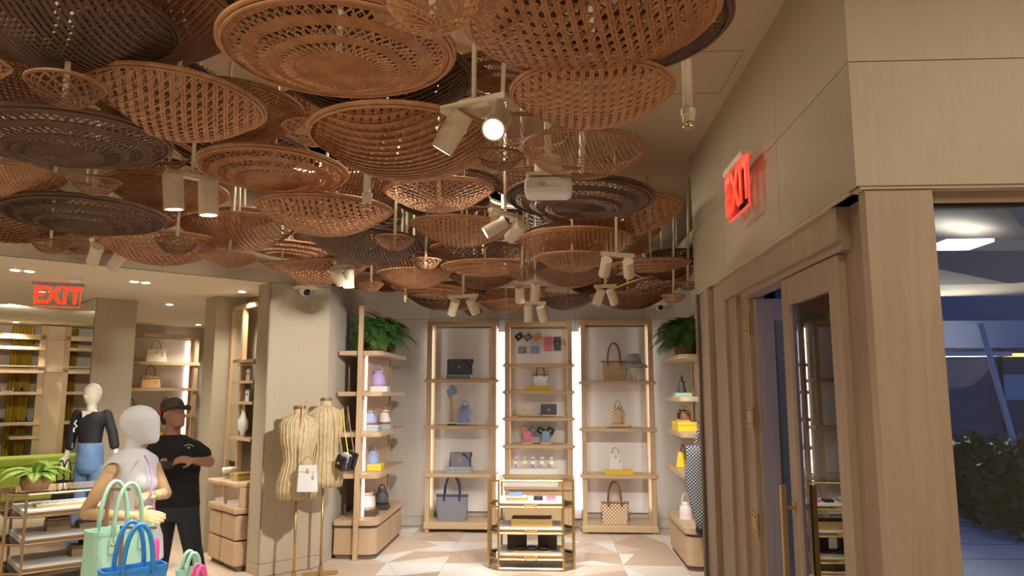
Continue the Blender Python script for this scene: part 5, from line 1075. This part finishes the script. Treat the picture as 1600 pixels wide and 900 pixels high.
seg(g, [Q(205, 722), Q(176, 734, -.1)], [.075, .06]); seg(g, [Q(212, 722), Q(234, 722, .06)], [.07, .055]); g.ell(Q(235, 758, -.03), .045, .06, .055); g.ell(Q(222, 757, -.09), .045, .04, .05)
tq = obj('torso', g, 'mann', mq); remesh(tq, .010, 5)
sh, el, wr = Q(172, 738, -.17), Q(132, 803, -.22), Q(212, 807, -.30)
for nm, a_, b_, r0, r1 in (('upper_arm', sh, el, .044, .034), ('forearm', el, wr, .034, .027)): gg = G(); seg(gg, [a_, b_], [r0, r1], 14); obj(nm, gg, 'armw', mq, smooth=True)
obj('shoulder_ring', G().tube([sh+(el-sh).normalized()*-.01+Vector((.046*math.cos(k*.52), .02*math.sin(k*.52), .046*math.sin(k*.52)*.9)) for k in range(12)], .006, 6, closed=True), 'bronze', mq)
gg = G(); hand_geo(gg, wr, Vector((1, -.1, .02)), 1, (.1, .9, -.5), .18, .5, .0105); o = obj('wooden_hand', gg, 'armw', mq); remesh(o, .006, 2)
e2, w2 = Q(259, 771, -.02), Q(247, 773, -.16); gg = G(); seg(gg, [Q(240, 728, .08), e2], [.04, .034]); obj('upper_arm', gg, 'armw', mq, smooth=True); gg = G(); seg(gg, [e2, w2], [.034, .03]); obj('forearm', gg, 'armw', mq, smooth=True)
gg = G(); hand_geo(gg, w2, Vector((-.8, -.5, -.1)), -1, (-.2, .4, -.9), .17, .75, .0105); o = obj('wooden_hand', gg, 'armw', mq); remesh(o, .006, 2)
obj('pole', G().cyl((0, 0, .02), (0, 0, Q(213, 870).z), .02, 12), 'brass', mq, smooth=True); obj('base', G().lathe([(.001, 0), (.2, 0), (.2, .012), (.001, .02)], 24), 'brass', mq)
A = lambda px, py, Y: atY(px, py, Y)
def soft(ps, k=5):
    ps = [Vector(p) for p in ps]; out = []
    for i in range(len(ps)-1):
        p0, p1, p2, p3 = ps[max(0, i-1)], ps[i], ps[i+1], ps[min(len(ps)-1, i+2)]
        for j in range(k):
            t_ = j/k; out.append(.5*((2*p1)+(p2-p0)*t_+(2*p0-5*p1+4*p2-p3)*t_*t_+(3*p1-p0-3*p2+p3)*t_**3))
    return out+[ps[-1]]
t = thing('crossbody_bag', 'pink bag hanging on a violet strap beside the half mannequin', 'handbag', A(234, 878, 4.22)); o_ = t.location
obj('shoulder_strap', G().tube(soft([A(226, 712, 4.42)-o_, A(234, 728, 4.36)-o_, A(238, 748, 4.30)-o_, A(235, 772, 4.27)-o_, A(222, 793, 4.26)-o_, A(226, 822, 4.24)-o_, A(233, 845, 4.22)-o_]), .006, 6), 'purple', t, smooth=True)
obj('hand_strap', G().tube([A(241, 789, 4.22)-o_, A(239, 815, 4.22)-o_, A(235, 845, 4.22)-o_], .006, 6), 'hotpink', t); obj('strap_ring', G().tube([A(235, 833, 4.21)-o_+Vector((.012*math.cos(k*.8), 0, .012*math.sin(k*.8))) for k in range(8)], .003, 5, closed=True), 'gold', t)
obj('pouch', G().loft([rect_ring(.085, .05, 0), rect_ring(.088, .05, .06), rect_ring(.08, .04, .125)]), 'hotpink', t, bevel=.006)
# foreground table with colourful totes
TZ = .6
tb = thing('display_table', 'low round-cornered table under the colourful totes', 'table', (-2.02, 3.72, 0)); obj('table_top', G().loft([rect_ring(1.3, 1.1, TZ-.04), rect_ring(1.3, 1.1, TZ)]), 'wbox', tb, bevel=.006)
for sx0 in (-1, 1):
    for sy0 in (-1, 1): obj('leg', G().box(sx0*.55-.02, sx0*.55+.02, sy0*.45-.02, sy0*.45+.02, 0, TZ-.04), 'bronze', tb)
q_ = A(186, 850, 3.86); tote('large mint green tote with tall rolled handles', (q_.x, 3.86, TZ), .31, A(180, 826, 3.82).z-TZ, .17, 'mint', 'mint', .23, R(58), 'colourful totes on the low table', .98, .011)
q_ = A(208, 890, 3.38); tote('bright blue tote with rolled handles in front', (q_.x, 3.38, TZ), .27, A(208, 885, 3.38).z-TZ, .13, 'blue', 'blue', .19, R(48), 'colourful totes on the low table', .98, .011)
q_ = A(298, 890, 4.0); tote('small mint green tote at the bottom edge', (q_.x, 4.0, TZ), .14, A(298, 887, 4.0).z-TZ, .08, 'mint', 'mint', .08, R(45), 'colourful totes on the low table', .95, .011)
q_ = A(312, 890, 3.86); tote('small hot pink tote at the bottom edge', (q_.x, 3.86, TZ), .09, A(312, 902, 3.86).z-TZ, .06, 'hotpink', 'hotpink', .06, R(50), 'colourful totes on the low table', .95, .009)
q_ = A(148, 890, 4.12); bucket('lilac soft bag half hidden behind the mint tote', (q_.x, 4.12, TZ), .07, A(136, 858, 4.12).z-TZ, 'lilac', 'purple', .04, group='colourful totes on the low table')
t = thing('bag_stand', 'bronze bag stand with crossbar behind the mint tote', 'stand', (A(178, 850, 4.08).x, 4.08, TZ)); o_ = t.location
obj('base', G().box(-.1, .1, -.04, .04, 0, .012), 'bronze', t)
obj('upright', G().box(A(170, 760, 4.08).x-o_.x-.008, A(170, 760, 4.08).x-o_.x+.008, -.008, .008, .012, A(170, 762, 4.08).z-TZ), 'bronze', t); obj('crossbar', G().box(A(170, 760, 4.08).x-o_.x, A(204, 760, 4.08).x-o_.x, -.008, .008, A(170, 762, 4.08).z-TZ-.016, A(170, 762, 4.08).z-TZ), 'bronze', t)
t2 = thing('bag_stand', 'bronze bag hook stand in front of the mint tote', 'stand', (A(184, 880, 3.62).x, 3.64, TZ)); obj('base', G().box(-.05, .05, -.03, .03, 0, .012), 'bronze', t2); obj('upright', G().box(-.008, .008, -.006, .006, .012, A(186, 822, 3.64).z-TZ), 'bronze', t2); obj('hook', G().cyl((-.045, 0, A(186, 852, 3.64).z-TZ), (.0, 0, A(186, 852, 3.64).z-TZ), .005, 8).ell((-.045, 0, A(186, 852, 3.64).z-TZ), .009, .009, .009, 8, 5), 'brass', t2); obj('crossbar', G().box(-.01, .17, -.006, .006, A(186, 822, 3.64).z-TZ-.012, A(186, 822, 3.64).z-TZ), 'bronze', t2)
# --- dressed mannequin before the column
YD = 8.1
b0 = atY(140, 835, YD); OD = Vector((b0.x, YD, 0)); dm = thing('dressed_mannequin', 'cream mannequin in black wrap blouse and blue jeans before the column', 'mannequin', OD)
def D_(px, py, dy=0): return atY(px, py, YD+dy)-OD
sd_ = 1150/(8.1*1.03); X_, Y_ = Vector((.93, -.36, 0)).normalized(), Vector((.36, .93, 0)).normalized()
g = G(); h0 = D_(145, 616)
g.loft([ering(h0+Vector((0, 0, z)), X_, Y_, a_, b_) for z, a_, b_ in ((-.128, .035, .04), (-.10, .055, .065), (-.04, .078, .092), (.02, .084, .1), (.07, .075, .09), (.11, .045, .055), (.125, .012, .015))])
g.loft([ering(h0+Vector((0, 0, .0))-Y_*.088, X_, Vector((0, 0, 1)), .008, .008, 8), ering(h0+Vector((0, 0, -.03))-Y_*.112, X_, Vector((0, 0, 1)), .014, .01, 8), ering(h0+Vector((0, 0, -.04))-Y_*.09, X_, Vector((0, 0, 1)), .012, .006, 8)])
seg(g, [h0+Vector((0, 0, -.09)), D_(143, 640)], [.048, .055]); seg(g, [D_(128, 650), D_(143, 646), D_(161, 650)], [.03, .045, .03]); seg(g, [D_(143, 655), D_(141, 672), D_(141, 695)], [.07, .08, .08])
for p_ in ((( 122, 647), (112, 678), (104, 712)), ((167, 647), (176, 676), (182, 712))): seg(g, [D_(*q2) for q2 in p_], [.03, .032, .026])
hand_geo(g, D_(104, 712), Vector((-.15, 0, -1)), 1, (.6, -.6, 0), .17, .25); hand_geo(g, D_(182, 712), Vector((.1, 0, -1)), -1, (-.6, -.6, 0), .17, .2)
for kx, ax in ((124, 118), (153, 149)): seg(g, [D_(130 if kx < 140 else 150, 735), D_(kx, 780), Vector((D_(ax, 830).x, D_(ax, 830).y, .06))], [.06, .05, .04]); g.ell((D_(ax, 830).x, D_(ax, 830).y-.06, .035), .042, .11, .035)
o = obj('body', g, 'mannc', dm); remesh(o, .011, 3)
g = G(); g.loft([ering(D_(cx, py), X_, Y_, a_, b_) for cx, py, a_, b_ in ((141, 694, .135, .105), (141, 684, .14, .11), (141, 668, .165, .125), (142, 655, .185, .12), (143, 647, .18, .095), (143, 643, .12, .085))])
for p_ in (((122, 647), (112, 678), (109, 697)), ((167, 647), (176, 676), (179, 696))): seg(g, [D_(*q2) for q2 in p_], [.056, .054, .052])
bl = obj('blouse', g, 'blouse', dm); remesh(bl, .012, 4)
nv = D_(146, 662)-Y_*.116; n1, n2 = D_(142, 642)-Y_*.062, D_(157, 642)-Y_*.062
gq = G().add([nv, n1, n2, nv-Y_*.006, n1-Y_*.045, n2-Y_*.045], [(3, 4, 5), (0, 2, 1), (0, 1, 4, 3), (1, 2, 5, 4), (2, 0, 3, 5)]); obj('neckline', gq, 'mannc', bl)
obj('brooch', G().tube([D_(137, 656)-Y_*.13, D_(134, 661)-Y_*.133, D_(138, 665)-Y_*.134, D_(133, 669)-Y_*.134, D_(133, 674)-Y_*.134], .009, 6), 'white', bl)
g = G(); g.loft([ering(D_(cx, py), X_, Y_, a_, b_) for cx, py, a_, b_ in ((141, 691, .138, .11), (141, 700, .15, .12), (140, 715, .165, .125), (139, 732, .165, .125), (139, 740, .14, .11))])
for hx, kx, ax in ((129, 124, 117), (151, 153, 150)): seg(g, [D_(hx, 735), D_(kx, 780), Vector((D_(ax, 830).x, D_(ax, 830).y, .06))], [.092, .085, .082])
jn = obj('jeans', g, 'denim', dm); remesh(jn, .012, 4); obj('button', G().ell(D_(144, 697)-Y_*.12, .01, .006, .01, 8, 5), 'gold', jn)
for px in (128, 155): obj('belt_loop', G().box(-.006, .006, -.004, .004, -.03, .03), 'denim', jn, loc=D_(px, 695)-Y_*.112)
q_ = atY(96, 788, YD-.15); t = tote('soft black leather bag hanging from the dressed mannequin\'s hand', (q_.x, YD-.15, q_.z), .2, .25, .1, 'bleather', 'bleather', .22, R(-10), None, 1.1, .008)
